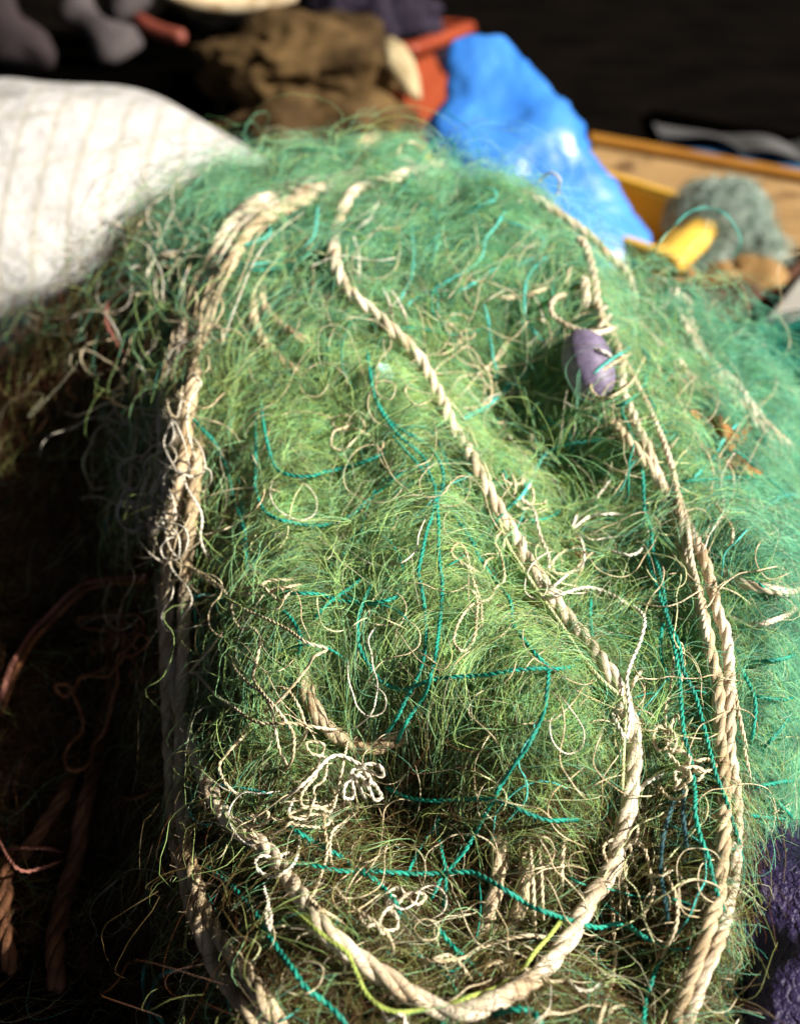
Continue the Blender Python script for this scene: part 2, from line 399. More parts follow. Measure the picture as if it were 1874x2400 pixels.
def slab(name, poly, z0, z1, mat, parent=None, bev=.004):
    b = [(p[0], p[1], z0 if np.isscalar(z0) else z0[i]) for i, p in enumerate(poly)]
    t = [(p[0], p[1], z1 if np.isscalar(z1) else z1[i]) for i, p in enumerate(poly)]
    return box_obj(name, b+t, mat, parent, bev)

# ground: one sheet, coloured near-black all over
gm = noisy('near_black_ground', (.0015, .0012, .001), (.004, .003, .0025), 6, .95, .01, 120, .003)
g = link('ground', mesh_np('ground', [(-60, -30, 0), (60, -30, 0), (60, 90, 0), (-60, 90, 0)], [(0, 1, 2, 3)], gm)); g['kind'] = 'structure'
# shed closing the view at the back; its near-black colour stands in for darkness
sm_ = noisy('shed_darkness_black', (.0002, .0002, .0002), (.0007, .0006, .0005), 3, 1.0, 0.0)
shed = empty('shed', (1.2, 5.0, 0), 'timber shed coloured near-black for its dark inside, background at the top, with added side wall and cover', 'shed')
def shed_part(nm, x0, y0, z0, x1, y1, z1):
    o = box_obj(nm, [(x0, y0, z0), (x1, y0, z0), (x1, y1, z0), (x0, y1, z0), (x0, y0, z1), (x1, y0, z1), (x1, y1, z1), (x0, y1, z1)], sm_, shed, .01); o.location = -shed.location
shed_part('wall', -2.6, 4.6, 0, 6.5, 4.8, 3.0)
shed_part('wall', -2.6, -1.8, 0, -2.45, 4.59, 2.4)  # side wall out of view, added to block sky light from the left
shed_part('sky_blocking_roof', -2.7, -1.8, 2.41, 1.7, 4.59, 2.5)  # unseen cover above the heap, added to cut the sky fill
shed_part('post', 1.55, -1.7, 0, 1.67, -1.58, 2.405)  # unseen support of the added cover

# reddish brown sheet added in place of the sunlit ground behind the crest
mt = noisy('brown_ground_patch', (.13, .085, .045), (.24, .17, .10), 22, .9, .05, 300, .003)
pl = [onz(620, 415, .01), onz(1010, 415, .01), onz(1000, 255, .01), (onz(700, 240, .01))]
o = grid_obj('brown_ground_sheet', lambda u, v: (lambda q: np.c_[q[:, :2], .012+.012*noise3(q, 11, 20, 7.)+.012])(
    (1-v)[:, None]*((1-u)[:, None]*pl[0]+u[:, None]*pl[1])+v[:, None]*((1-u)[:, None]*pl[3]+u[:, None]*pl[2])), 60, 60, mt)
recentre(o); tag(o, 'flat brown sheet standing in for the sunlit ground behind the heap', 'cloth')

# ---- white woven sack
def sack_mat(name, c, line, su, sv, wdt, rough=.7):
    m, t, b = base_mat(name, rough, .2)
    tc = N(t, 'ShaderNodeTexCoord'); sp = N(t, 'ShaderNodeSeparateXYZ'); t.links.new(tc.outputs['Object'], sp.inputs[0])
    outs = []
    for ax, s, wd in ((0, su, wdt), (2, sv, wdt*.8)):
        a = N(t, 'ShaderNodeMath', operation='MULTIPLY'); t.links.new(sp.outputs[ax], a.inputs[0]); a.inputs[1].default_value = s
        nz = N(t, 'ShaderNodeTexNoise', Scale=9.0); t.links.new(tc.outputs['Object'], nz.inputs[0])
        a2 = N(t, 'ShaderNodeMath', operation='ADD'); t.links.new(a.outputs[0], a2.inputs[0])
        nm_ = N(t, 'ShaderNodeMath', operation='MULTIPLY'); t.links.new(nz.outputs[0], nm_.inputs[0]); nm_.inputs[1].default_value = .5
        t.links.new(nm_.outputs[0], a2.inputs[1])
        f = N(t, 'ShaderNodeMath', operation='FRACT'); t.links.new(a2.outputs[0], f.inputs[0])
        l = N(t, 'ShaderNodeMath', operation='LESS_THAN'); t.links.new(f.outputs[0], l.inputs[0]); l.inputs[1].default_value = wd
        outs.append(l)
    mxm = N(t, 'ShaderNodeMath', operation='MULTIPLY_ADD'); t.links.new(outs[1].outputs[0], mxm.inputs[0]); mxm.inputs[1].default_value = .45
    t.links.new(outs[0].outputs[0], mxm.inputs[2]); mxm.use_clamp = True
    mx = N(t, 'ShaderNodeMix', data_type='RGBA'); t.links.new(mxm.outputs[0], mx.inputs[0])
    mx.inputs[6].default_value = (*c, 1); mx.inputs[7].default_value = (*line, 1)
    t.links.new(mx.outputs[2], b.inputs['Base Color'])
    n2 = N(t, 'ShaderNodeTexNoise', Scale=30.0, Detail=4); t.links.new(tc.outputs['Object'], n2.inputs['Vector']); bump(t, b, n2.outputs[0], .012)
    return m
SC = P(70, 690, 1.72); SC[2] = 0
ws = empty('woven_sack', SC, 'big white woven plastic sack with grey grid lines, bulging at the left', 'sack')
wm = sack_mat('white_woven_plastic', (.36, .355, .36), (.295, .285, .25), 27, 27, .15)
def sackf(u, v):
    th = u*2*math.pi; ph = (v-.5)*math.pi; ce = np.sign(np.cos(ph))*np.abs(np.cos(ph))**.8; se = np.sign(np.sin(ph))*np.abs(np.sin(ph))**.9
    q = np.c_[.505*ce*np.cos(th), .34*ce*np.sin(th), .325*se]
    q[:, 2] += -.05*q[:, 0] - .22*np.maximum(0, q[:, 0]-.05)**2
    q += (q/np.linalg.norm(q+1e-9, axis=1)[:, None])*(noise3(q, 21, 18, 2.6)*.010+noise3(q, 22, 18, 7.)*.003)[:, None]
    q[:, 2] = np.maximum(q[:, 2]+.005, .001); return q
grid_obj('sack_body', sackf, 160, 90, wm, ws, closed_u=True)
sq = np.array([sackf(np.array([.25+.5*s]), np.array([.52]))[0] for s in np.linspace(0, 1, 60)])*1.004
v_, q_, t_, u_ = tube(sq, .004, 6); link('seam', mesh_np('seam', v_, q_, M['white'], uv=u_, tris=t_), ws)

# ---- blue plastic bag leaning in a yellow crate
def contour_bag(name, rows, d, depth_ratio, mat, seed, amp, tilt=0.0, ns=48, parent=None):
    """rows (py, x_left, x_right): the bag's girth at each height; given real thickness front to back"""
    r = np.array(rows, float); yy = np.linspace(r[0, 0], r[-1, 0], 46); xl = np.interp(yy, r[:, 0], r[:, 1]); xr = np.interp(yy, r[:, 0], r[:, 2])
    xl, xr = gsmooth(xl, 1.2), gsmooth(xr, 1.2)
    rings = []
    for k, (y, a, b) in enumerate(zip(yy, xl, xr)):
        dd = d+tilt*(yy[-1]-y)/1000; A = P(a, y, dd); B = P(b, y, dd); c = (A+B)/2; h = np.linalg.norm(B-A)/2
        th = np.linspace(0, 2*math.pi, ns, endpoint=False)
        rings.append(c+np.cos(th)[:, None]*(B-A)/2+np.sin(th)[:, None]*np.array([0, h*depth_ratio, 0]))
    v = np.array(rings).reshape(-1, 3); c = v.mean(0); dr = v-c; dr /= np.linalg.norm(dr, axis=1)[:, None]
    fold = noise3(v*np.array([1, 1, .45]), seed, 22, 9.)*amp+np.abs(noise3(v, seed+1, 22, 20.))*amp*.4
    fold += np.abs(noise3(v*np.array([1., 1, .6]), seed+3, 22, 38.))*amp*.22
    v = v+dr*fold[:, None]; v[:, 2] = np.maximum(v[:, 2], .004)
    m = len(yy); i = np.arange(m-1)[:, None]*ns; j = np.arange(ns)[None]; j2 = (j+1) % ns
    q = np.stack([i+j, i+j2, i+ns+j2, i+ns+j], -1).reshape(-1, 4); tr = []
    for base, fl in ((0, 1), ((m-1)*ns, 0)):
        cc = len(v); v = np.vstack([v, v[base:base+ns].mean(0)[None]])
        for k in range(ns):
            a, b = base+k, base+(k+1) % ns; tr.append((cc, b, a) if fl else (cc, a, b))
    me = mesh_np(name, v, q, mat, tris=np.array(tr)); return link(name, me, parent)
bm_, t, b = base_mat('blue_plastic', .36, .5)
tc = N(t, 'ShaderNodeTexCoord'); n = N(t, 'ShaderNodeTexNoise', Scale=11.0, Detail=4); t.links.new(tc.outputs['Object'], n.inputs['Vector'])
t.links.new(ramp(t, n.outputs[0], [(.3, (.018, .13, .50)), (.7, (.06, .24, .70))]), b.inputs['Base Color'])  # paler blue mixed in as sheen on the plastic
n2 = N(t, 'ShaderNodeTexVoronoi', Scale=9.0); mv = N(t, 'ShaderNodeMix', data_type='VECTOR'); mv.inputs[0].default_value = .16; t.links.new(tc.outputs['Object'], mv.inputs[4]); t.links.new(n.outputs[1], mv.inputs[5]); t.links.new(mv.outputs[1], n2.inputs['Vector']); bump(t, b, n2.outputs['Distance'], .03, .28)
o = contour_bag('plastic_bag', [(93, 1112, 1168), (103, 1090, 1192), (125, 1070, 1212), (160, 1055, 1248), (200, 1045, 1280), (260, 1022, 1330), (330, 1005, 1385), (400, 1000, 1418), (460, 1005, 1452), (510, 1020, 1492), (550, 1060, 1528), (580, 1120, 1535), (605, 1180, 1520)], 1.70, .42, bm_, 31, .010, .12)
recentre(o); tag(o, 'shiny blue plastic bag bunched to a peak behind the heap', 'bag')
ym = noisy('yellow_crate_plastic', (.62, .35, .035), (.76, .48, .08), 12, .45, .4)
ZR = .125
R0 = onz(1655, 492, ZR); F0 = onz(1548, 592, ZR); L0 = onz(1325, 388, ZR)
ed = (L0-R0); ed /= np.linalg.norm(ed); L1 = R0+ed*.52; F1 = F0+ed*.52
def crate(nm, lab, cat, corners, z0, z1, mat, th=.012, rim=.018, dark=None):
    c = np.array(corners); ctr = c.mean(0); ctr[2] = z0; e = empty(nm, ctr, lab, cat)
    inn = lambda f: np.array([ctr+(p-ctr)*f for p in c])
    o1 = inn(.93); P4 = lambda a, z: [(p[0], p[1], z) for p in a]
    n = 4
    for k in range(4):                                          # four walls, slightly tapering towards the floor
        a, b_ = c[k], c[(k+1) % 4]; ia, ib = inn(1-th/.2)[k], inn(1-th/.2)[(k+1) % 4]
        ta, tb = inn(.92)[k], inn(.92)[(k+1) % 4]; ja, jb = inn(.92-th/.2)[k], inn(.92-th/.2)[(k+1) % 4]
        o = box_obj('wall', [(*ta[:2], z0), (*tb[:2], z0), (*jb[:2], z0), (*ja[:2], z0), (*a[:2], z1), (*b_[:2], z1), (*ib[:2], z1), (*ia[:2], z1)], mat, e, .002); o.location = -e.location
    oc = inn(1+rim/.16); ri = []                                  # flat flange round the top, with rounded corners
    def rounded(q):
        out = []
        for k in range(4):
            p, a_, b_ = q[k], q[k-1]-q[k], q[(k+1) % 4]-q[k]; a_ = p+a_/np.linalg.norm(a_)*.022; b_ = p+b_/np.linalg.norm(b_)*.022
            for s_ in np.linspace(0, 1, 6): out.append((1-s_)**2*a_+2*s_*(1-s_)*p+s_**2*b_)
        return np.array(out)
    A1, A2 = rounded(oc), rounded(inn(.985)); m_ = len(A1)
    rings = [np.c_[A2[:, :2], np.full(m_, z1+.004)], np.c_[(A2*.8+A1*.2)[:, :2], np.full(m_, z1+.008)], np.c_[(A2*.15+A1*.85)[:, :2], np.full(m_, z1+.007)], np.c_[A1[:, :2], np.full(m_, z1+.001)], np.c_[A1[:, :2], np.full(m_, z1-.016)], np.c_[(A1*.85+A2*.15)[:, :2], np.full(m_, z1-.016)], np.c_[(A1*.8+A2*.2)[:, :2], np.full(m_, z1-.004)], np.c_[A2[:, :2], np.full(m_, z1-.006)]]
    v = np.vstack(rings); j = np.arange(m_)[None]; j2 = (j+1) % m_; i = (np.arange(8)*m_)[:, None]; i2 = ((np.arange(8)+1) % 8*m_)[:, None]
    q = np.stack([i+j, i+j2, i2+j2, i2+j], -1).reshape(-1, 4)
    o = link('rim', mesh_np('rim', v, q, mat), e); o.location = -e.location
    f = inn(.90); o = slab('crate_floor', f, z0+.002, z0+.012, mat, e, .002); o.location = -e.location
    return e
crate('crate', 'open yellow plastic crate under the blue bag, its rim corner showing at the right', 'crate', [R0, F0, F1, L1], 0, ZR, ym, rim=.026)

# ---- orange red crate at the top, dark purple net in it
om = noisy('orange_red_plastic', (.17, .026, .01), (.24, .045, .016), 9, .5, .3)
A = P(955, 112, 2.45); Bc = P(1082, 48, 2.62); A[2] = Bc[2] = .19
dv = Bc-A; lf = np.array([-dv[1], dv[0], 0]); lf /= np.linalg.norm(lf)
lf = np.array([-.93, .36, 0]); 
crate('crate', 'orange red crate full of dark netting at the top, beside the blue bag', 'crate', [A, Bc, Bc+lf*.30, A+lf*.30], 0, .19, om, rim=.03)
pm = noisy('dark_purple_net', (.006, .004, .012), (.035, .025, .05), 60, .8, .2, 90, .01, lo=.45, hi=.7)
def lumpball(name, c, r, mat, seed, amp=.12, f=3.0, nu=48, nv=28, parent=None, flat=None):
    def fn(u, v):
        th = u*2*math.pi; ph = (v-.5)*math.pi*.999; d = np.c_[np.cos(ph)*np.cos(th), np.cos(ph)*np.sin(th), np.sin(ph)]
        k = 1+noise3(d, seed, 18, f*.35)*amp+noise3(d, seed+1, 18, f)*amp*.35
        q = np.array(c)+d*np.array(r)*k[:, None]
        if flat is not None: q[:, 2] = np.maximum(q[:, 2], flat)
        return q
    return grid_obj(name, fn, nu, nv, mat, parent, closed_u=True)
cc = (A+Bc)/2+lf*.15
o = lumpball('netting', (cc[0]-.02, cc[1], .19), (.15, .10, .12), pm, 41, .2, 4); recentre(o); tag(o, 'heap of dark purple netting in the orange red crate', 'netting')

def fuzz(o, c, r, mat, seed, n):
    r_ = np.random.default_rng(seed); parts = []
    for k in range(n):
        d = r_.normal(size=3); d[2] = abs(d[2]); d /= np.linalg.norm(d); s0 = np.array(c)+d*np.array(r); t0 = np.cross(d, r_.normal(size=3)); t0 /= np.linalg.norm(t0)
        s = np.linspace(-1, 1, 9)[:, None]; l = .02+.03*r_.random()
        parts.append(tube(s0+t0*l*s+d*(.012*r_.random()*(1-s*s)-.006*s*s)+np.cross(d, t0)*(.012*r_.normal()*s*s), .0006, 4, False))
    f = merge(parts); ch = link('loose_meshes', mesh_np('loose_meshes', f[0], f[1], mat, uv=f[3]), o)
    md = np.empty(len(o.data.vertices)*3, np.float32); o.data.vertices.foreach_get('co', md); md = md.reshape(-1, 3); cc_ = md.mean(0); cc_[2] = md[:, 2].min(); ch.location = -Vector(cc_)
# ---- khaki tarpaulin bundle and pale rag
km = noisy('khaki_canvas', (.032, .019, .008), (.10, .062, .025), 9, .85, .1, 30, .012)
q0 = P(735, 235, 2.15)
kb = empty('canvas_bundle', (q0[0], q0[1], 0), 'rumpled khaki canvas bundle lying in front of the orange red crate', 'canvas bundle')
o = lumpball('bundle_body', (q0[0]-.01, q0[1]+.02, .09), (.185, .14, .125), km, 51, .13, 3, 80, 50, flat=.003); o.parent = kb; o.location = -kb.location
o = lumpball('folded_flap', (q0[0]-.025, q0[1]+.10, .215), (.175, .12, .075), km, 57, .16, 3, 80, 40, flat=.003); o.parent = kb; o.location = -kb.location
rm = noisy('pale_rag', (.25, .20, .11), (.42, .35, .22), 14, .9, .1, 40, .012)
q1 = P(868, 235, 1.98); o = lumpball('rag', (q1[0], q1[1], .06), (.06, .05, .075), rm, 61, .25, 4, flat=.003); recentre(o); tag(o, 'crumpled pale straw coloured rag beside the khaki canvas bundle', 'rag')
q1 = P(960, 250, 2.05); o = lumpball('rag', (q1[0], q1[1], .03), (.06, .05, .05), rm, 67, .3, 4, flat=.003); recentre(o); tag(o, 'small straw coloured rag on the ground left of the blue bag', 'rag')

# ---- pale rope coil, grey cloths, red bar: the blurred clutter at the top left
q2 = P(600, 22, 2.9); parts = []
for k in range(5):
    th = np.linspace(0, 2*math.pi, 60); rr = .10+.018*k
    parts.append(tube(np.c_[q2[0]+rr*1.35*np.cos(th), q2[1]+rr*.8*np.sin(th), q2[2]+.012*k-.01+.012*np.sin(3*th+k)], .015, 8, False))
f = merge(parts); o = link('rope_coil', mesh_np('rope_coil', f[0], f[1], M['rope_mixed'], uv=f[3])); recentre(o); tag(o, 'loose coil of pale rope at the top edge, left of the orange red crate', 'rope coil')
def drape(label, pts, d, wdt, mat, seed):
    c = np.array([P(x, y, d) for x, y in pts]); c = resample(catmull(c, 10), .02)
    v, q, t_, u = tube(c, wdt, 16); v = v+noise3(v, seed, 18, 9.)[:, None]*np.array([.008, .008, .010])
    o = link('cloth', mesh_np('cloth', v, q, mat, tris=t_)); recentre(o); return tag(o, label, 'cloth', 'cloths slung behind the white sack')
o = drape('narrow pale rag hanging against the orange red crate', [(905, 95), (925, 130), (950, 170), (985, 225)], 2.12, .015, rm, 63); del o['group']
gc = noisy('grey_mauve_cloth', (.014, .010, .012), (.035, .027, .03), 8, .9, .1, 30, .006)
wc = noisy('pale_grey_cloth', (.03, .025, .028), (.075, .065, .067), 8, .9, .1, 30, .006)
drape('mauve grey cloth hanging in folds at the top left corner', [(-10, -40), (5, 60), (40, 100), (85, 130), (110, 165)], 2.3, .040, gc, 71)
drape('pale grey cloth fold sloping down above the white sack', [(165, -25), (200, 25), (235, 70), (280, 100), (325, 112)], 2.3, .030, wc, 73)
drape('near white cloth at the top edge above the red bar', [(265, -30), (300, 0), (325, 15), (340, 10)], 2.4, .045, wc, 75)
rdm = noisy('red_brown_paint', (.10, .018, .012), (.16, .04, .025), 12, .6, .3)
c = np.array([P(318, 42, 2.35), P(345, 62, 2.33), P(385, 78, 2.32), P(415, 85, 2.31), P(432, 92, 2.3)])
v, q, t_, u = tube(resample(c, .01), .016, 10); o = link('bar', mesh_np('bar', v, q, rdm, tris=t_)); recentre(o); tag(o, 'short red brown bar in the dark above the white sack', 'bar')
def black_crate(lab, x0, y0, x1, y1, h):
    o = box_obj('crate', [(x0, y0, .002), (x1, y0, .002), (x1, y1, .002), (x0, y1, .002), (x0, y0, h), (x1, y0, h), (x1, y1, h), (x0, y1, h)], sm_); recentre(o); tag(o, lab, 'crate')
black_crate('near-black crate under the slung grey cloths', -1.15, 2.30, -.38, 2.78, .185)
black_crate('low near-black crate under the coil of pale rope', -.62, 2.90, -.10, 3.35, .135)

# ---- boards, sheet and clutter at the right
wdm, t, b = base_mat('weathered_plywood', .8, .15)
tc = N(t, 'ShaderNodeTexCoord'); mp = N(t, 'ShaderNodeMapping'); mp.inputs['Scale'].default_value = (3, 14, 3); t.links.new(tc.outputs['Object'], mp.inputs[0])
n = N(t, 'ShaderNodeTexNoise', Scale=3.0, Detail=6); t.links.new(mp.outputs[0], n.inputs[0])
n3 = N(t, 'ShaderNodeTexNoise', Scale=13.0, Detail=3); t.links.new(tc.outputs['Object'], n3.inputs[0])
mx = N(t, 'ShaderNodeMix', data_type='RGBA'); t.links.new(ramp(t, n3.outputs[0], [(.60, (0, 0, 0)), (.72, (1, 1, 1))]), mx.inputs[0])
t.links.new(ramp(t, n.outputs[0], [(.3, (.21, .125, .05)), (.7, (.34, .22, .10))]), mx.inputs[6]); mx.inputs[7].default_value = (.07, .035, .015, 1)
t.links.new(mx.outputs[2], b.inputs['Base Color'])
pb = [onz(1330, 720, .05), onz(1960, 760, .05), onz(2000, 428, .05), onz(1385, 322, .05)]
bd_ = empty('plywood_board', (*np.mean(pb, 0)[:2], 0), 'stained tan plywood board on the ground at the right', 'board')
o = slab('board', pb, .012, .05, wdm, bd_); o.location = -bd_.location
ob = noisy('orange_edge', (.22, .09, .012), (.30, .14, .02), 10, .6, .3)
pe = [onz(1380, 322, .066), onz(2000, 431, .066), onz(2000, 412, .066), onz(1380, 303, .066)]
o = slab('edge_batten', pe, .05, .062, ob, bd_); o.location = -bd_.location
bs = empty('tarpaulin', (*onz(1700, 330, .03)[:2], 0), 'blue and grey white tarpaulin strip lying behind the plywood board', 'tarpaulin')
def strip(pl4, z, amp, seed):
    return lambda u, v: (lambda q: np.c_[q[:, :2], z+amp*np.abs(noise3(q, seed, 18, 5.))])((1-v)[:, None]*((1-u)[:, None]*pl4[0]+u[:, None]*pl4[1])+v[:, None]*((1-u)[:, None]*pl4[3]+u[:, None]*pl4[2]))
tb = noisy('blue_tarpaulin', (.012, .07, .18), (.03, .15, .32), 8, .5, .3); tw = noisy('grey_white_tarpaulin', (.05, .05, .055), (.09, .09, .09), 8, .6, .3)
q4 = [onz(1555, 335, .05), onz(1960, 412, .05), onz(1960, 372, .05), onz(1545, 300, .05)]
o = grid_obj('blue_side', strip(q4, .03, .012, 81), 60, 14, tb, bs); o.location = -bs.location
q4 = [onz(1548, 303, .06), onz(1960, 376, .06), onz(1960, 335, .06), onz(1530, 276, .06)]
o = grid_obj('pale_side', strip(q4, .045, .012, 82), 60, 14, tw, bs); o.location = -bs.location
o = box_obj('batten', [*[tuple(onz(*p, .004)) for p in [(1540, 345), (1970, 425), (1970, 345), (1520, 268)]], *[tuple(onz(*p, .004)+np.array([0, 0, .012])) for p in [(1540, 345), (1970, 425), (1970, 345), (1520, 268)]]], sm_, bs, .001); o.location = -bs.location

pg = noisy('pale_green_netting', (.16, .24, .20), (.40, .48, .43), 50, .8, .2, 80, .012, lo=.4, hi=.62)
q5 = onz(1680, 640, .05)
o = lumpball('netting', (q5[0], q5[1], .075), (.045, .06, .025), noisy('dark_green_netting', (.02, .03, .022), (.06, .085, .07), 50), 91, .22, 3, flat=.052)
for i_, (dx_, dy_, dz_, a_, b_, c_, n_) in enumerate([(-.03, -.02, .075, .035, .05, .035, 240), (.012, .02, .09, .055, .05, .055, 420), (.03, .07, .10, .04, .06, .06, 340), (-.015, .05, .12, .03, .03, .045, 160), (.055, 0, .08, .03, .05, .03, 180), (0, .03, .11, .075, .08, .065, 160)]):
    fuzz(o, (q5[0]+dx_, q5[1]+dy_, dz_), (a_, b_, c_), pg, 91+i_, n_)
recentre(o); tag(o, 'pale green bundle of netting on the plywood board, right of the yellow crate', 'netting')
tn = noisy('tan_leather', (.17, .095, .035), (.26, .16, .06), 9, .7, .2)
q5 = onz(1765, 660, .07); o = lumpball('float', (q5[0], q5[1], .075), (.046, .050, .026), tn, 93, .08, 3, flat=.052); recentre(o); tag(o, 'blurred round tan float on the plywood board', 'float')
c = np.array([onz(1700, 600, .065), onz(1745, 592, .08), onz(1790, 620, .085), onz(1822, 660, .075), onz(1835, 700, .065)]); dk = noisy('dark_brown_hose', (.05, .02, .012), (.08, .035, .02), 9, .7, .2)
v, q, t_, u = tube(resample(catmull(c, 8), .006), .008, 8); o = link('hose', mesh_np('hose', v, q, dk, tris=t_)); recentre(o); tag(o, 'thin dark brown hose curling round the tan float', 'hose')
c = np.array([onz(1800, 715, .07), onz(1850, 650, .07), onz(1940, 560, .07)]); v, q, t_, u = tube(resample(c, .006), .010, 8); o = link('pipe', mesh_np('pipe', v, q, dk, tris=t_)); recentre(o); tag(o, 'straight dark pipe lying along the white plank at the right edge', 'pipe')
wt = noisy('off_white_paint', (.25, .24, .22), (.34, .33, .30), 7, .7, .2)
pq = [onz(1700, 850, .10), onz(2000, 900, .10), onz(2000, 560, .10), onz(1868, 650, .10)]
pq[0] = onz(1740, 810, .10)
o = slab('plank', pq, .052, .10, wt, None, .006); recentre(o); tag(o, 'broad off white plank at the right edge, behind the sea green net', 'plank')
for k, (x, y, s) in enumerate([(1640, 690, .03), (1690, 720, .024)]):
    q5 = onz(x, y, .06); o = lumpball('rag', (q5[0], q5[1], .062), (.055, .03, s), [tn, dk][k], 95+k, .3, 4, flat=.052); recentre(o); tag(o, ['tan rag scrap on the board between crate and sea green net', 'dark brown rag scrap on the board between crate and sea green net'][k], 'rag')
tlm = noisy('teal_netting', (.008, .13, .10), (.02, .24, .18), 40, .8, .2, 90, .01)
q5 = P(1860, 890, 1.36); o = lumpball('netting', (q5[0]+.06, q5[1]+.08, .05), (.13, .10, .085), tlm, 97, .12, 4, flat=.003); fuzz(o, (q5[0]+.06, q5[1]+.08, .05), (.13, .10, .087), tlm, 97, 200); recentre(o); tag(o, 'deep teal netting lump peeping out behind the sea green net', 'netting')

# ---- purple plastic bag at the lower right corner
ppm, t, b = base_mat('purple_plastic', .55, .3)
tc = N(t, 'ShaderNodeTexCoord'); n = N(t, 'ShaderNodeTexNoise', Scale=14.0, Detail=3); t.links.new(tc.outputs['Object'], n.inputs['Vector'])
t.links.new(ramp(t, n.outputs[0], [(.3, (.011, .007, .034)), (.7, (.022, .014, .058))]), b.inputs['Base Color'])
n2 = N(t, 'ShaderNodeTexVoronoi', Scale=55.0, feature='DISTANCE_TO_EDGE'); nz = N(t, 'ShaderNodeTexNoise', Scale=60.0, Detail=4)
t.links.new(tc.outputs['Object'], nz.inputs[0]); mv = N(t, 'ShaderNodeMix', data_type='VECTOR'); mv.inputs[0].default_value = .06
t.links.new(tc.outputs['Object'], mv.inputs[4]); t.links.new(nz.outputs[1], mv.inputs[5]); t.links.new(mv.outputs[1], n2.inputs['Vector'])
bump(t, b, n2.outputs[0], .006, .8)
q6 = P(1935, 2540, .79); q6[2] = 0
o = lumpball('plastic_bag', (q6[0], q6[1], max(.05, q6[2])), (.120, .125, .11), ppm, 99, .06, 4, 96, 60, flat=.003); PURPLE = o; recentre(o)
tag(o, 'crinkled purple plastic bag at the lower right corner, under the net edge', 'bag')
# ------------------------------------------------------------------ ropes (traced in photo pixels, laid on the heap)
A_ = "1040,386 986,397 913,418 852,437 822,456 801,498 786,544 782,590 790,632 811,677 852,716 898,754 944,799 982,841 1005,884 1039,952 1062,1006 1104,1074 1138,1143 1173,1204 1207,1261 1231,1311 1273,1369 1311,1426 1360,1487 1406,1548 1444,1605 1466,1663 1483,1724 1484,1800 1476,1873 1458,1953 1434,2033 1388,2098 1346,2174 1308,2231 1270,2277 1224,2315 1188,2334 1131,2358 1085,2372 1040,2368 1000,2354 960,2330 902,2288 845,2250 788,2205 750,2166 696,2090 655,2029 613,1980 552,1938 513,1892 490,1846 472,1796 452,1738 426,1674 411,1605 399,1529 388,1452 380,1376 374,1319"
line('rope', 'thick cream rope running diagonally down the green net and looping back along the bottom', A_, .0155, .0054)
line('rope', 'matted cream rope on the left bundle, outer one, running up over the crest', "374,1319 367,1277 363,1200 374,1124 382,1048 384,972 390,914 405,857 425,790 452,720 475,660 489,624 505,585 530,540 569,494 634,464 710,450 748,443 800,430 850,412 905,396", .020, .0060, 'rope')
line('rope', 'second matted rope of the left bundle that drops straight into the shadow', "780,455 745,462 690,478 640,500 590,535 555,590 531,635 504,681 481,757 465,830 452,900 442,960 437,1040 425,1120 410,1200 398,1300 392,1400 391,1529 393,1605 399,1681 403,1796 410,1907 418,1976 441,2063 456,2136 487,2212 521,2281 567,2342 615,2400", .019, .0058, 'rope_mixed')  # tan material puts the warm shadow tint into this rope's colour
line('rope', 'rope running close on the right of the dropping bundle rope, down to the bottom edge', "475,980 463,1080 452,1180 440,1300 432,1450 428,1600 424,1750 425,1860 428,1910 436,1970 455,2050 479,2132 513,2193 548,2239 582,2288 616,2342 655,2400", .019, .0050, 'rope_mixed')  # tan here too, colouring in the brown tint of the shadow
line('rope', 'frayed pale rope pressed flat into the crest between the bundle and the blue bag', "905,384 850,400 790,420 730,425 660,440 600,470 550,510 520,550 505,590 490,640", .017, .0050, 'rope_pale')
line('rope', 'pale rope woven between the crest rope and the left bundle, half hidden', "840,438 780,432 700,462 640,482 590,500 545,560 520,610 495,665 470,740 448,810 430,880 415,960 408,1040 398,1120 388,1200 382,1260", .019, .0042, 'rope_pale')
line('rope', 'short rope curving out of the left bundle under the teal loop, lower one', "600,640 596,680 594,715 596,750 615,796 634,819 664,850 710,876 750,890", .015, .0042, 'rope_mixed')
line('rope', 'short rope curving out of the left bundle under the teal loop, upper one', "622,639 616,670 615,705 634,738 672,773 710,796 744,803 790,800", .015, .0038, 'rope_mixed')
line('rope', 'left rope of the pair coming over the crest to the purple float', "1330,528 1338,546 1354,584 1365,633 1371,691 1369,736 1367,790", .010, .0043, 'rope_pale')
line('rope', 'right rope of the pair by the purple float, continuing down the right side', "1352,556 1369,576 1384,622 1394,672 1399,717 1411,752 1437,794 1453,843 1456,881 1460,919 1476,957 1495,1007 1514,1045 1540,1113 1567,1159 1592,1200 1617,1243 1640,1289 1655,1331 1670,1384 1680,1434 1697,1476 1706,1533 1708,1590 1710,1667 1708,1724 1712,1781 1720,1838 1725,1914 1723,2003 1716,2064 1708,2110 1693,2174 1674,2231 1647,2289 1628,2346 1605,2400", .015, .0039)
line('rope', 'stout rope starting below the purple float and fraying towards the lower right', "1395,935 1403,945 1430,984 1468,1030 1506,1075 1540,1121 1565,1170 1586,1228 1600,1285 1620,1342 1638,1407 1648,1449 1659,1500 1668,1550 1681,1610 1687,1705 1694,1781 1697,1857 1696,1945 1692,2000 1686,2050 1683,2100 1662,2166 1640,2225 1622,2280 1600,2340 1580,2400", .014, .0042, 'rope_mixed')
line('rope', 'pale rope along the top of the sea green net, left one of its pair', "1568,690 1582,683 1586,725 1605,767 1628,816 1647,843 1670,881 1697,908 1727,946 1758,980 1788,1015 1811,1045 1840,1075", .014, .0046, 'rope_pale')
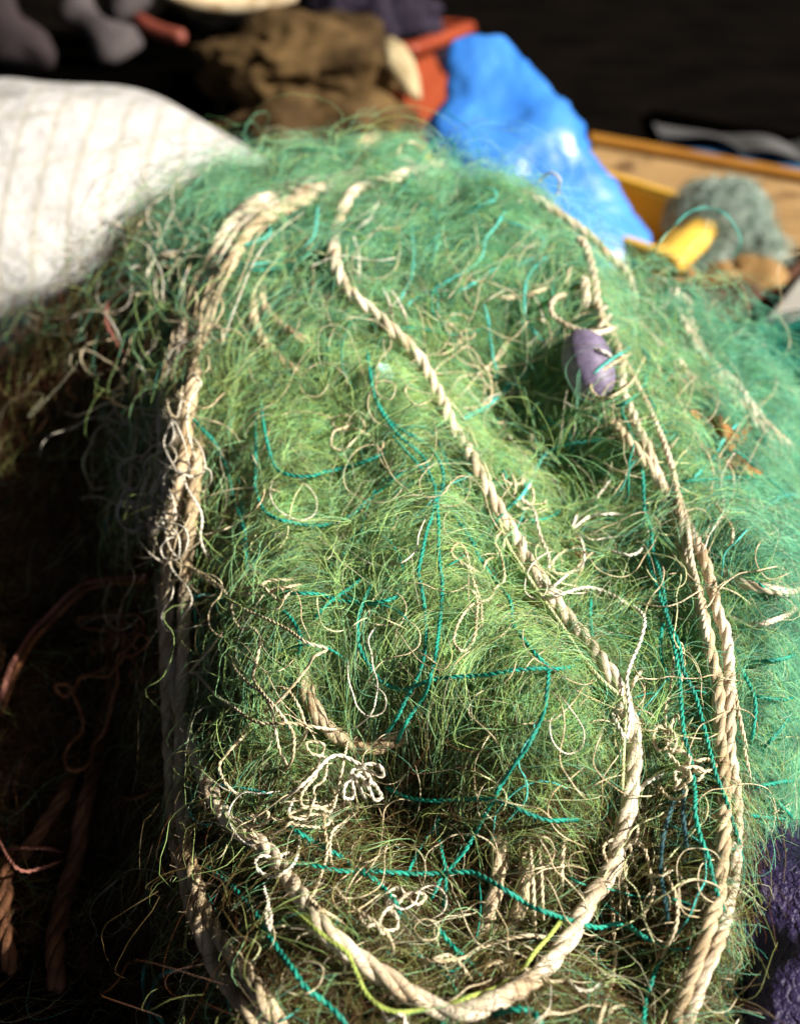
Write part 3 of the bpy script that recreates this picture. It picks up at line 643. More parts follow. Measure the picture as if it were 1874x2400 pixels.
line('rope', 'pale rope along the top of the sea green net, right one of its pair', "1590,690 1609,713 1620,774 1643,824 1681,866 1716,896 1750,942 1784,988 1819,1022 1849,1049 1880,1085", .014, .0046, 'rope_pale')
line('rope', 'flattened pale rope following the crest between purple float and yellow crate', "1180,432 1260,470 1320,510 1376,550 1422,595 1468,641 1487,713 1506,774 1540,805 1579,835 1605,874 1628,912 1647,946", .012, .0040, 'rope_pale')
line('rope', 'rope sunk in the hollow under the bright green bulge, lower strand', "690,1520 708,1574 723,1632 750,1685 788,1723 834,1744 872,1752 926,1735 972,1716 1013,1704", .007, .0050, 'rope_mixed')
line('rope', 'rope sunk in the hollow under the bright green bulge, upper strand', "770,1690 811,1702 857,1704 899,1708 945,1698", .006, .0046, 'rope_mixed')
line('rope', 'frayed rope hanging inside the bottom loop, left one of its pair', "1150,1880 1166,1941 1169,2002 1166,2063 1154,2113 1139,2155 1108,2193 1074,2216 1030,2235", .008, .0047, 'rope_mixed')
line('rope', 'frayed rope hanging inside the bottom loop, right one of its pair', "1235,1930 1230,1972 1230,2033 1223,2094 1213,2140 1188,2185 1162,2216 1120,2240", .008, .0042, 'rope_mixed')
line('rope', 'cream rope lying across the sea green net at the right edge', "1650,1300 1700,1345 1739,1368 1796,1380 1849,1388 1885,1370", .009, .0034, 'rope_pale')
line('rope', 'brown rope hanging in the dark at the left, beside the tangle of brown twine', "275,1560 262,1640 243,1700 221,1810 193,1920 182,2003 149,2113 132,2196 130,2279 149,2361 165,2410", .006, .0066, 'rope_brown')
line('rope', 'brown rope at the far left bottom, hanging in the dark', "40,1960 17,2042 11,2168 28,2279 61,2361 75,2410", .004, .0056, 'rope_brown')
line('rope', 'brown rope leaning from the hanging brown rope towards the far left', "190,1780 154,1854 88,1959 33,2031 -10,2100", .004, .0056, 'rope_brown')
line('rope', 'rusty red rope lying across the dark net on the left slope', "-20,985 40,935 100,905 157,886 214,872 271,857 330,850", .004, .0055, 'rope_brown')
# ------------------------------------------------------------------ cords
line('cord', 'twin brown cord arching through the dark at the left, upper strand', "358,1351 282,1353 231,1359 197,1368 158,1396 113,1444 76,1483 45,1531 23,1570 6,1627 -10,1680", .022, .0024, 'pinktw', 6)
line('cord', 'twin brown cord arching through the dark at the left, lower strand', "360,1362 282,1364 236,1372 205,1382 168,1410 124,1456 84,1498 54,1546 31,1590 14,1640 0,1690", .020, .0024, 'browntw', 6)
line('cord', 'thin cream cord running from the float down the right side, beside the two ropes', "1440,800 1465,850 1487,893 1506,928 1529,976 1556,1041 1575,1102 1586,1159 1596,1224 1605,1281 1618,1345 1632,1400", .017, .0024, 'rope')
line('cord', 'second thin cream cord that leaves the first and crosses the stout rope', "1575,1110 1590,1160 1604,1205 1612,1250 1618,1310 1630,1360 1642,1420 1652,1480 1660,1550", .019, .0021, 'rope')
line('cord', 'fat cream cord looped round left of the purple float', "1348,693 1312,694 1291,713 1293,736 1315,755 1354,773 1399,780 1437,771 1460,759 1466,740", .022, .0024, 'rope_pale', 4)
line('cord', 'whipping of cream cord knotted around the ropes above the purple float', "1352,783 1380,776 1410,760 1430,735 1420,720 1405,735 1418,760 1440,770 1450,750", .026, .0019, 'rope_pale', 3)
line('cord', 'cream cord laid over the top face, right of its middle', "1135,685 1177,698 1218,696 1253,685 1302,670", .010, .0022, 'cream')
line('cord', 'double cream cord curving at the right edge below the frayed rope', "1880,1415 1868,1423 1834,1446 1777,1463 1731,1457 1715,1450", .012, .0020, 'rope_pale')
line('cord', 'greenish cream cord running alongside the thick diagonal rope', "1016,895 1055,941 1093,994 1112,1036 1135,1090 1157,1151 1169,1219 1192,1280 1226,1334 1270,1400 1323,1476 1365,1541 1407,1591 1445,1625 1468,1659 1464,1697 1460,1762 1457,1838 1445,1907", .020, .0012, 'limecream')
line('cord', 'lime green cord crossing the bottom rope loop', "643,2071 666,2113 712,2155 769,2201 811,2231 834,2277 857,2327 895,2361 948,2372 1024,2357 1093,2338 1162,2315 1219,2273 1257,2227 1299,2178 1345,2117", .020, .0013, 'lime')
# ------------------------------------------------------------------ green twines
T = lambda lab, pts, mat=None, R=None, lift=None, sig=None: line('teal', lab, pts, lift, R, mat, sig)
T('teal twine crossing the left rope bundle and falling down the left slope', "401,907 416,941 443,972 474,1006 500,1033 523,1074 538,1124 550,1174 565,1216 575,1250 577,1296 576,1340 569,1368", None, .0013)
T('teal twine hanging left of centre then sweeping right, upper of two sweeps', "607,900 611,926 615,972 626,1036 645,1094 679,1113 725,1116 760,1107 814,1094 875,1074 929,1052")
T('teal twine hanging left of centre then sweeping right, lower of two sweeps', "590,930 596,964 599,1029 599,1097 599,1143 615,1189 641,1212 695,1227 748,1231 776,1227 822,1208 864,1170 910,1132 959,1097 978,1082")
T('teal twine of the central bunch that hangs straightest to the lower hollow', "868,850 870,895 883,941 914,987 944,1010 974,1025 1009,1052 1032,1086 1039,1124 1032,1155 1024,1177 1028,1231 1028,1296 1033,1345 1036,1369 1031,1453 1021,1529 1010,1578 994,1628 964,1674 941,1712 930,1750 922,1784")
T('teal twine of the central bunch that bends left before the lower hollow', "860,800 866,870 883,945 929,1014 963,1044 994,1075 1005,1109 1020,1147 1016,1197 1001,1242 990,1292 980,1341 987,1376 996,1441 998,1498 991,1544 975,1594 952,1636 930,1681 895,1731 876,1754")
T('short teal twine in the middle of the central bunch', "905,1000 929,1032 959,1066 986,1096 1001,1126 1012,1160", None, .0010)
T('long teal twine from the central bunch across the bright green bulge to the bottom', "1035,1170 1070,1216 1104,1265 1124,1310 1143,1338 1170,1372 1196,1411 1202,1460 1223,1494 1257,1536 1282,1563 1284,1590 1277,1651 1261,1700 1235,1750 1204,1792 1177,1834 1162,1861 1131,1919 1101,1976 1066,2022 1032,2063 1009,2105 979,2140", None, .0013, .016)
T('teal twine lying level left of the central bunch', "624,1391 681,1390 750,1393 796,1407 850,1414 907,1407 945,1391 979,1369")
T('teal twine in a big open curve left of the bright bulge, then level', "895,1342 868,1376 849,1418 839,1452 841,1510 860,1552 887,1590 925,1613 956,1613 1010,1594 1067,1586 1135,1582 1200,1571 1257,1567 1315,1567 1360,1559 1395,1562")
T('short hooked teal twine at the edge of the left shadow', "639,1430 670,1437 693,1464 702,1494 698,1533 681,1563", None, .0013)
T('teal twine slanting down to the left below the level one', "887,1334 849,1357 811,1384 769,1414 738,1449 716,1483")
T('thick teal twine running down to the bottom edge, left of the rope loop', "468,2006 491,2037 529,2063 567,2102 601,2144 624,2182 651,2224 685,2269 716,2315 757,2346 803,2392", None, .0015, .016)
T('thick teal twine crossing the whole bottom loop from side to side', "624,2018 666,2025 719,2025 796,2041 853,2041 915,2044 979,2048 1040,2046 1101,2044 1146,2063 1196,2094 1238,2121 1284,2140 1345,2159 1399,2174 1437,2166 1472,2170 1498,2189 1525,2205 1559,2212", None, .0014, .020)
T('teal twine curling down inside the left half of the bottom loop', "643,1911 681,1938 727,1968 769,1991 807,2014 834,2037 879,2063 914,2098 933,2132 929,2185", None, .0014, .015)
T('teal twine lying along the lower edge of the dark hollow', "880,1830 914,1850 956,1869 1017,1877 1078,1873 1146,1873 1192,1884 1238,1907 1284,1922 1345,1922 1383,1926", None, .0013, .015)
T('teal twine slanting to the bottom right inside the loop', "983,2140 1009,2155 1036,2189 1066,2224 1093,2246 1120,2280 1150,2310", None, .0013)
T('upright teal twine in the lower middle with a knotted crossing', "1030,1860 1024,1930 1032,1983 1042,2033 1044,2079 1036,2124 1021,2155", None, .0011)
T('teal twine slanting down left from the lower middle', "1055,1870 1047,1884 1017,1938 986,1987 960,2037 937,2094", None, .0011)
T('left of two teal twines dropping down the right side to the lower right corner', "1500,1060 1506,1121 1510,1197 1525,1243 1529,1289 1544,1338 1556,1400 1563,1450 1579,1514 1590,1583 1596,1659 1601,1716 1617,1781 1628,1857 1628,1907 1640,1961 1659,2010 1670,2064 1689,2117 1712,2166 1731,2212 1754,2269 1773,2323 1795,2395", None, .0014, .018)
T('right of two teal twines dropping down the right side and over the frayed ropes', "1510,1240 1514,1262 1521,1319 1540,1380 1553,1420 1571,1469 1590,1511 1601,1572 1628,1629 1643,1682 1662,1758 1678,1819 1701,1877 1712,1915 1731,1976 1739,2033 1739,2094 1731,2147", None, .0013, .020)
T('short teal twine bowed left of the two long ones at the right', "1575,1445 1558,1455 1548,1488 1548,1533 1559,1579 1579,1629", None, .0012)
T('slate blue twine in the lower right tangle, longer one', "1590,1840 1575,1888 1559,1938 1548,1995 1548,2052 1559,2117 1563,2174 1571,2216", 'navy', .0014)
T('slate blue twine in the lower right tangle, shorter one', "1608,1800 1601,1850 1601,1926 1609,1995 1620,2025", 'navy', .0014)
T('teal twine bowing out over the sea green net near the right edge', "1716,1533 1739,1575 1762,1621 1769,1667 1758,1735 1739,1777", None, .0013, .014)
T('level teal twine on the sea green net, upper', "1720,1617 1777,1633 1826,1640 1880,1634")
T('level teal twine on the sea green net, middle', "1735,1846 1781,1842 1830,1833 1880,1829")
T('level teal twine on the sea green net, just above the purple bag', "1731,2022 1777,2018 1834,2008 1864,2029 1885,2050")
T('dark twine bowed over the corner between sea green net and purple bag', "1735,2045 1765,2056 1792,2086 1803,2128 1796,2174 1769,2220", 'navy', .0013)
T('teal twine lying over the purple bag, left one', "1731,2132 1773,2151 1815,2178 1830,2208 1815,2246", None, .0013)
T('teal twine lying over the purple bag, zigzag one near the edge', "1885,2125 1864,2128 1849,2136 1849,2174 1834,2201 1828,2225", None, .0014)
T('bright teal twine snaking from the diagonal rope up to the ropes below the float', "1150,1182 1165,1189 1190,1187 1223,1160 1246,1121 1270,1073 1308,1047 1357,1037 1407,1030 1445,1024", 'sea', .0014, .020)
T('teal twine hooked at the diagonal rope then crossing right under the ropes', "1173,1174 1184,1124 1173,1082 1173,1052 1196,1042 1234,1054 1295,1067 1348,1082 1396,1100 1445,1115", None, .0013, .015)
T('teal twine hanging below the float shadow and curling back left', "1331,965 1334,1000 1336,1033 1346,1091 1342,1144 1319,1190 1281,1215 1224,1219 1188,1197", None, .0012, .014)
T('teal twine crossing the brown leaf towards the right edge', "1514,1018 1575,1011 1636,1018 1681,1033 1727,1060 1769,1094 1815,1136 1880,1205", None, .0012)
T('sea green twine arched over the brown leaf', "1770,990 1758,984 1727,995 1693,1033 1670,1072 1628,1117 1598,1136", 'sea', .0014, .016)
T('level teal twine just under the brown leaf', "1560,1129 1643,1125 1720,1119 1792,1119", None, .0012)
T('sea green twine bowed left of the float, from the crest', "1315,580 1270,611 1239,645 1228,691 1232,744 1258,786 1296,820", 'sea', .0013, .013)
T('teal twine looped to a point right of the float', "1449,691 1453,664 1464,672 1472,717 1487,752 1502,797 1518,851 1506,904 1479,935 1449,950 1415,942", None, .0013, .022)
T('sea green twine draped across the purple float', "1468,717 1483,774 1476,813 1437,839 1396,870 1384,904 1396,927", 'sea', .0013, .030)
T('teal twine running down the right side of the float to the cream cord', "1514,862 1514,912 1533,957 1552,1007 1567,1072 1586,1129 1605,1186", None, .0012)
T('sea green twine on the top face, first from the diagonal rope', "959,483 963,536 969,597 963,651 944,689 921,735", 'sea', .0013, .008)
T('sea green twine on the top face, second from the diagonal rope, starting dark', "936,464 997,479 1020,506 1026,552 1016,601 994,651", 'sea', .0014, .008)
T('sea green twine on the top face folding back sharply near the crest, outer leg', "1085,428 1127,437 1157,447 1161,456 1150,472 1081,494 1032,517", 'sea', .0015, .008)
T('sea green twine on the top face folding back sharply near the crest, inner leg', "1150,474 1085,506 1035,544 1001,582 975,620", 'sea', .0014, .008)
T('long sea green twine wavering down the middle of the top face', "1192,479 1165,525 1138,559 1131,594 1112,620 1055,655 1016,677 967,704 929,742", 'sea', .0014, .009)
T('sea green twine sweeping round the right of the top face', "1120,500 1160,510 1205,525 1249,540 1272,563 1264,594 1215,620 1157,632 1112,662 1062,689 1024,704", 'sea', .0014, .009)
T('teal twine hanging down the right of the top face', "1131,685 1131,705 1142,746 1150,807 1157,849 1165,880 1161,922", 'sea', .0013, .010)
T('small teal loop standing up below the middle of the top face', "1024,770 1013,727 1011,693 1020,683 1026,704 1022,765", None, .0012, .014)
T('broad pale teal twine slanting left from the float hollow', "1253,838 1218,884 1169,930 1127,960 1070,991", 'sea', .0022, .010)
T('teal loop slung under the crest rope at the upper left, inner strand', "750,470 744,498 733,559 695,590 641,613 577,620 512,609 498,600", 'sea', .0016, .016)
T('teal loop slung under the crest rope at the upper left, outer strand', "752,540 744,574 687,616 618,632 538,628 496,624", None, .0016, .016)
T('teal twine lying in the matted rope at the upper left', "588,472 531,491 500,513 482,545", None, .0014, .014)
T('blue green twine knotted over the matted crest rope', "615,500 634,544 596,567 550,582 520,600", 'sea', .0018, .018)
T('short teal hook on the dark net at the left shoulder', "294,693 272,719 279,746 302,769", None, .0014, .012)
T('blurred teal twine at the back of the crest', "640,358 700,350 772,355 826,372 868,407", None, .0016, .008)
T('short bent teal twine at the bottom left in the dark, left leg', "369,2248 346,2254 336,2288 340,2334 350,2370 357,2400", 'sea', .0013, .012)
T('short bent teal twine at the bottom left in the dark, right leg', "426,2273 388,2279 363,2304 357,2338 353,2365 380,2395", 'sea', .0013, .012)
T('teal twine scrap hanging in front of the dark left of the bundle', "319,1101 306,1151 283,1196 252,1219 249,1242 264,1277", None, .0012, .004)
T('teal twine at the bottom edge right of the loop, upright', "1563,2216 1544,2254 1525,2304 1514,2338 1508,2400", None, .0014)
T('teal twine at the bottom edge inside the rope, level', "1110,2392 1150,2380 1200,2365 1238,2369 1262,2390", None, .0016)
T('teal twine upright on the mesh right of the diagonal rope', "1380,1330 1384,1400 1383,1450 1388,1500 1392,1530", None, .0011)
T('teal twine on the sea green net below the level ones', "1720,1905 1780,1915 1830,1920 1875,1935", None, .0012)
T('teal twine sloping down on the lower sea green net', "1800,1850 1830,1890 1855,1915 1885,1945", None, .0013)
T('pair of teal strands on the sea green net, upper right, left strand', "1740,1320 1765,1360 1800,1380 1840,1382 1880,1375", None, .0012, .012)
T('teal twine curving below the cord on the sea green net', "1735,1540 1780,1548 1830,1545 1880,1530", None, .0013)
T('teal twine low on the sea green net, slanting up right', "1770,1770 1800,1740 1835,1700 1870,1640", None, .0011)
# ------------------------------------------------------------------ pale twines
K = lambda lab, pts, mat=None, R=None, lift=None, sig=None: line('twine', lab, pts, lift, R, mat, sig)
K('white twine zigzagging down in front of the left bundle', "375,780 367,800 348,827 323,850 344,876 344,903 331,937 336,972 352,1006 363,1029 378,1033", 'white', .0012, .026)
K('cream twine loop shaped like a drop on the left bundle', "410,850 400,830 397,818 405,796 420,788 440,793 455,803 458,822 432,838 409,841", 'cream', .0012, .026)
K('cream twine standing out from the left bundle above the drop loop', "435,792 451,757 462,716 458,674 466,658 480,640", 'cream', .0013, .024)
K('white twine arching left from the crest rope, upper arch', "500,563 462,578 443,590 397,592 367,601 348,632 342,666 355,685", 'white', .0017, .020)
K('white twine arching left from the crest rope, lower arch', "344,624 306,628 279,643 277,662 294,681 325,691 359,687", 'white', .0015, .024)
K('white twine hanging in a narrow fold below the arches', "382,613 367,639 363,674 367,704 363,723 390,704", 'white', .0015, .022)
K('cream twine from the narrow fold down into the bundle', "386,647 372,665 374,681 401,712 424,735 425,760", 'cream', .0013, .020)
K('small white twine ring on the left of the crest rope', "505,545 490,560 466,567 455,548 439,544 432,559 443,574 462,574", 'white', .0014, .020)
K('stubby fat white twine end left of the crest', "478,486 451,498 439,521 441,538", 'white', .0024, .016)
K('cream twine running down the right of the left bundle', "455,870 462,888 470,899 447,937 439,972 441,1013 451,1052 458,1090 453,1124", 'white', .0012, .022)
K('white twine hanging in the bundle tangle, longest', "372,1040 367,1059 363,1090 340,1128 329,1162 321,1212 348,1227 382,1238 416,1257 450,1280", 'white', .0012, .024)
K('cream twine bowed out to the left above the bundle tangle', "325,1059 344,1090 338,1120", 'cream', .0012, .024)
K('white twine loop of the bundle tangle, upper left', "350,1040 325,1066 298,1076 283,1090 279,1109 294,1136 325,1147 342,1132", 'white', .0011, .026)
K('white twine loop of the bundle tangle, big oval lower left', "359,1208 329,1185 306,1174 283,1177 275,1204 287,1231 314,1244 344,1231 374,1242", 'white', .0013, .026)
K('white twine loop of the bundle tangle, right side', "344,1151 367,1193 397,1204 409,1193 401,1155 378,1124 367,1105", 'white', .0012, .026)
K('cream twine falling from the bundle down the left slope, inner', "390,1067 424,1105 439,1143 466,1189 474,1219 470,1257 481,1296 504,1326", 'white', .0011, .022)
K('cream twine gathering below the tangle and pointing right', "344,1235 363,1277 382,1299 428,1318 472,1350 513,1376 559,1380 605,1372 643,1359 716,1361", 'cream', .0012, .020)
K('second cream twine pointing right in the same fork', "530,1384 580,1392 625,1388 665,1378 700,1372 732,1370", 'cream', .0012, .020)
K('third cream twine of the fork, dipping before its tip', "560,1420 590,1390 610,1374 630,1385 655,1408 680,1390 716,1364", 'cream', .0011, .020)
K('long cream twine wandering down through the left shadow', "376,1300 420,1320 472,1342 521,1380 540,1411 548,1449 567,1475 585,1470 601,1480 609,1506 601,1552 594,1590 620,1628 643,1655 674,1696 689,1727 685,1777 666,1807 643,1834", 'cream', .0011, .024)
K('cream twine forming the left side of the wide open mesh in shadow', "544,1445 510,1498 475,1540 447,1574 464,1582 506,1628 548,1658 594,1689 635,1696 681,1695 738,1704 788,1710 830,1696", 'cream', .0011, .028)
K('cream twine curving from the open mesh down to the bottom left rope', "594,1689 574,1723 536,1761 515,1792 521,1822 540,1849 567,1873 575,1890", 'cream', .0011, .026)
K('cream twine forming the right corner of the wide open mesh', "594,1689 643,1651 681,1613 716,1571 735,1540 765,1521 719,1506 674,1475 628,1452 563,1422 521,1384", 'cream', .0011, .026)
K('cream twine inside the wide open mesh, wavering downward', "544,1483 540,1529 552,1567 582,1601 616,1626 635,1658 647,1719 655,1757 677,1803 690,1830", 'cream', .0010, .022)
K('cream twine making a round lobe inside the wide open mesh', "624,1620 655,1611 677,1620 700,1655 712,1689 717,1719 693,1754 662,1769", 'cream', .0010, .024)
K('white twine loop hanging off the bottom left rope, first', "704,1926 681,1922 677,1896 693,1869 712,1854", 'white', .0013, .026)
K('white twine loop hanging off the bottom left rope, wide one', "704,1930 700,1991 685,2029 651,2052 616,2048 599,2025 609,2006 643,2010 672,2000 688,2006 685,2029", 'white', .0012, .026)
K('white twine tied in a narrow drop below the wide loop', "658,2056 628,2063 620,2086 628,2113 624,2147 632,2178 635,2144 628,2113 655,2098 658,2075", 'white', .0012, .026)
K('cream twine dropping from the knot to the bottom left rope', "765,1840 761,1888 761,1938 767,1995 754,2048 738,2090 727,2109 754,2132 796,2159 826,2193", 'cream', .0011, .024)
K('cream twine dropping from the knot, bowed left', "830,1880 815,1919 780,1949 773,1995 780,2029 811,2056", 'cream', .0011, .022)
K('cream twine curving down the inside of the bottom loop, left', "785,2040 788,2079 815,2117 853,2144 895,2174 918,2212 925,2273", 'cream', .0011, .020)
K('cream twine lying in a long wave along the bottom of the loop', "925,2239 979,2246 1024,2252 1082,2246 1116,2227 1162,2208 1238,2193 1322,2208", 'cream', .0012, .020)
K('cream twine forked at the bottom of the loop, left branch', "937,2281 994,2258 1044,2239 1074,2254 1104,2300 1108,2327", 'cream', .0012, .020)
K('cream twine forked at the bottom of the loop, right branch', "1104,2296 1143,2262 1181,2256 1246,2277 1291,2300 1322,2296 1333,2269", 'cream', .0012, .020)
K('white twine hanging as a shallow swag right of the thick bottom rope', "1331,2260 1338,2307 1376,2323 1407,2304 1426,2273", 'white', .0012, .018)
K('cream twine hanging straight beside the frayed pair, left', "1240,1950 1242,1980 1249,2079 1253,2216", 'cream', .0012, .016)
K('cream twine hanging straight beside the frayed pair, right', "1258,1960 1266,2020 1270,2090 1272,2200", 'cream', .0011, .016)
K('tan twine hanging straight below the bright bulge', "1333,1925 1319,1995 1315,2064 1315,2117", 'cream', .0014, .016)
K('tan twine hanging straight down right of the thick bottom rope', "1430,2040 1434,2098 1437,2174 1441,2250 1430,2319 1407,2384", 'cream', .0013, .016)
K('white twine tied in a long Y over the diagonal rope', "1449,1400 1506,1442 1502,1495 1479,1552 1468,1591 1472,1644 1472,1705 1464,1728 1437,1678 1418,1625", 'white', .0013, .026)
K('cream twine joining the Y from the right', "1525,1553 1505,1570 1487,1594 1472,1629 1470,1660", 'cream', .0013, .024)
K('white twine making a tall loop over the diagonal rope', "1161,1040 1188,1021 1215,1052 1245,1094 1241,1135 1222,1166 1249,1193 1264,1250 1287,1311 1279,1345 1260,1365", 'white', .0013, .026)
K('cream twine net mesh below the float, upper left bar', "1264,1116 1295,1128 1325,1162 1361,1178 1396,1167 1430,1125 1453,1115", 'white', .0012, .022)
K('cream twine net mesh below the float, round bar', "1270,1075 1300,1073 1342,1079 1365,1113 1369,1144 1350,1167 1293,1163 1275,1185 1290,1215", 'cream', .0011, .022)
K('white twine net mesh below the float, long right bar', "1361,1182 1342,1237 1376,1213 1415,1205 1472,1205 1491,1201", 'white', .0012, .022)
K('white twine net mesh, hanging from the knot right of the diagonal rope', "1342,1239 1365,1277 1365,1323 1331,1346 1285,1380 1247,1373 1224,1366", 'white', .0012, .024)
K('cream twine swag in the dark hollow at the right', "1392,1280 1407,1277 1437,1293 1483,1300 1510,1277 1512,1240", 'white', .0012, .022)
K('second cream twine in that swag, left half', "1407,1277 1369,1312 1340,1340 1310,1345 1296,1338 1299,1310 1338,1285 1392,1277", 'cream', .0011, .022)
K('white twine lying across the diagonal rope at its middle', "1224,1377 1254,1396 1308,1394 1376,1377 1437,1396 1498,1438", 'white', .0013, .026)
K('cream twine curling down right of the upper diagonal rope', "1100,830 1138,865 1150,899 1146,941 1104,956 1055,956", 'cream', .0012, .018)
K('cream twine slanting from the float hollow to the diagonal rope', "1207,922 1196,964 1177,991 1138,983 1112,987", 'cream', .0012, .018)
K('cream twine wandering down the sea green net, left of two that cross', "1518,790 1529,832 1544,866 1548,900 1590,942 1609,980 1628,1011 1643,1049 1659,1068 1670,1113 1666,1163 1697,1209 1716,1243 1708,1281 1681,1304", 'cream', .0012, .018)
K('cream twine wandering down the sea green net, right of two that cross', "1605,988 1643,1041 1681,1064 1712,1098 1718,1125 1716,1159 1697,1209 1659,1239 1651,1281", 'cream', .0010, .018)
K('cream twine looped over the face of the purple float', "1362,872 1350,860 1327,855 1321,839 1342,820 1384,816 1422,828 1441,855 1446,880", 'white', .0013, .031)
K('white twine ring standing up right of the rope pair', "1483,713 1506,702 1529,717 1521,736 1491,748", 'white', .0016, .020)
K('cream twine coming from the right round the lower end of the float', "1502,790 1495,816 1440,850 1392,881 1384,908 1403,931 1437,927 1476,900 1498,862 1514,828", 'cream', .0013, .030)
K('cream twine kinking down beside the rope pair above the float', "1314,536 1310,552 1329,582 1340,613 1333,635 1329,662 1333,681", 'cream', .0015, .016)
K('white twine crinkling down right beside the top of the diagonal rope', "902,454 872,498 868,513 837,536 830,559 841,601 841,655 849,685", 'white', .0014, .014)
K('cream twine joining the crinkled one from the top face', "910,513 868,552 852,574 842,592", 'cream', .0012, .014)
K('cream twine crossing the diagonal rope where it bends, left', "883,662 906,693 917,731 917,765", 'white', .0012, .024)
K('cream twine crossing the diagonal rope where it bends, right', "902,666 929,700 948,738 955,788", 'white', .0013, .024)
K('pale twine loop standing on the crest, left', "868,405 862,392 868,380 891,374 913,388", 'white', .0016, .020)
K('pale twine loop standing on the crest, middle', "925,390 930,378 952,374 986,391", 'white', .0015, .020)
K('pale twine loop standing highest on the crest', "929,375 940,342 967,334 985,350 986,378", 'cream', .0013, .026)
K('pale twine loop standing on the crest by the blue bag', "1264,425 1275,412 1291,405 1310,420 1306,456", 'white', .0014, .022)
K('rosy twine bowed over the dark net at the left shoulder', "275,690 256,708 249,750 264,788 291,826 321,845 340,852", 'pinktw', .0024, .022)
K('rosy twine fork at the left edge in the dark, lower prong', "-10,1955 22,2014 55,2042 110,2031 171,2006", 'pinktw', .0013, .035)
K('rosy twine fork at the left edge in the dark, upper prong', "-10,1975 11,1989 60,1988 105,1989 165,2000", 'pinktw', .0013, .035)
K('brown twine hanging in a swag left of the dark bundle', "270,1855 300,1870 330,1866 360,1850 382,1825", 'browntw', .0015, .02)
K('cream twine upright beside the stout rope at the lower right, left', "1716,1560 1722,1620 1736,1700 1750,1770 1745,1800", 'cream', .0013, .012)
K('cream twine upright beside the stout rope at the lower right, right', "1728,1700 1742,1750 1756,1830 1748,1890", 'cream', .0012, .012)
K('white twine hook at the right edge, low on the sea green net', "1803,1935 1812,1915 1835,1900 1855,1902", 'white', .0014, .012)
K('cream twine tied across the thick rope below the bright bulge', "1458,1860 1470,1855 1490,1858 1520,1830 1560,1812 1580,1790", 'white', .0014, .022)
K('cream twine spiralling round the lower thick rope', "1443,1915 1440,1950 1462,1985 1490,1965 1492,1920 1488,1890", 'cream', .0012, .022)
K('cream twine in the lower right tangle, long bent one', "1490,2015 1540,2010 1565,2060 1585,2110 1583,2170 1555,2230 1530,2290", 'cream', .0012, .016)
K('white twine at the bottom edge right of the loop', "1410,2390 1440,2362 1480,2356 1504,2360 1530,2330", 'cream', .0013, .014)
K('white twine arc peeping in at the bottom edge', "870,2396 880,2378 895,2372 905,2392 925,2380 945,2384", 'white', .0014, .022)

# ------------------------------------------------------------------ the many alike threads: frayed strands of the left bundle, thin threads over the net
r5 = np.random.default_rng(55)
BUN = np.array([(730, 440), (640, 470), (560, 520), (510, 600), (475, 700), (440, 820), (415, 930), (400, 1040), (390, 1150), (385, 1260), (390, 1400), (400, 1520)], float)
for k in range(13):
    i0 = r5.integers(0, 6); i1 = i0+r5.integers(4, 7); off = r5.normal()*36+4; seg = BUN[i0:i1]
    pts = [(x+off*.9+r5.normal()*9, y+off*.35+r5.normal()*6) for x, y in seg]
    line('twine', 'frayed cream strand running along the matted rope bundle on the left', pts, .016+.010*r5.random(), .0007+.0008*r5.random()**2, ['cream', 'white', 'rope_mixed'][k % 3], 4, 'frayed strands of the left rope bundle', .6)
def wander(x, y, a, n, step, curl):
    k = 0; pts = [(x, y)]
    for _ in range(n):
        k = .75*k+r5.normal()*curl; a += k; x += step*math.cos(a); y += step*math.sin(a); pts.append((x, y))
    return pts
for k in range(50):
    x, y = r5.uniform(270, 450), r5.uniform(520, 1380)
    line('twine', 'frayed white thread curling off the left rope bundle', wander(x, y, r5.random()*6.28, 9, 28, .42), .024+.02*r5.random(), .0005+.0004*r5.random(), ['cream', 'white'][k % 2], 4, 'frayed threads curling off the left bundle', .5)
def inside(): 
    while True:
        x, y = r5.uniform(480, 1850), r5.uniform(480, 2370)
        if y > 330+abs(x-980)*.45: return x, y
FINE = []
for k in range(210):                                             # the stouter ones singly, the uncountable finest as one mass
    x, y = inside(); one = k < 62
    line('twine', 'hair thin cream thread wandering over the webbing', wander(x, y, r5.random()*6.28, 10, 34, .36), .012+.014*r5.random(), (.00050 if one else .00036)+.00014*r5.random(), ['cream', 'limecream', 'white'][k % 3] if one else 'cream', 4, 'hair thin cream threads over the nets', .8, None if one else FINE)
f = merge(FINE); o = link('thread_fuzz', mesh_np('thread_fuzz', f[0], f[1], M['cream'], uv=f[3], tris=f[2])); recentre(o)
tag(o, 'finest cream threads matted all over the green webbing', 'threads', None, 'stuff')
for k in range(40):
    x, y = inside()
    line('teal', 'thin green thread wandering over the webbing', wander(x, y, r5.random()*6.28, 9, 40, .30), .008+.010*r5.random(), .0005+.0003*r5.random(), ['teal', 'sea', 'teal'][k % 3], 4, 'thin green threads over the nets', .8)
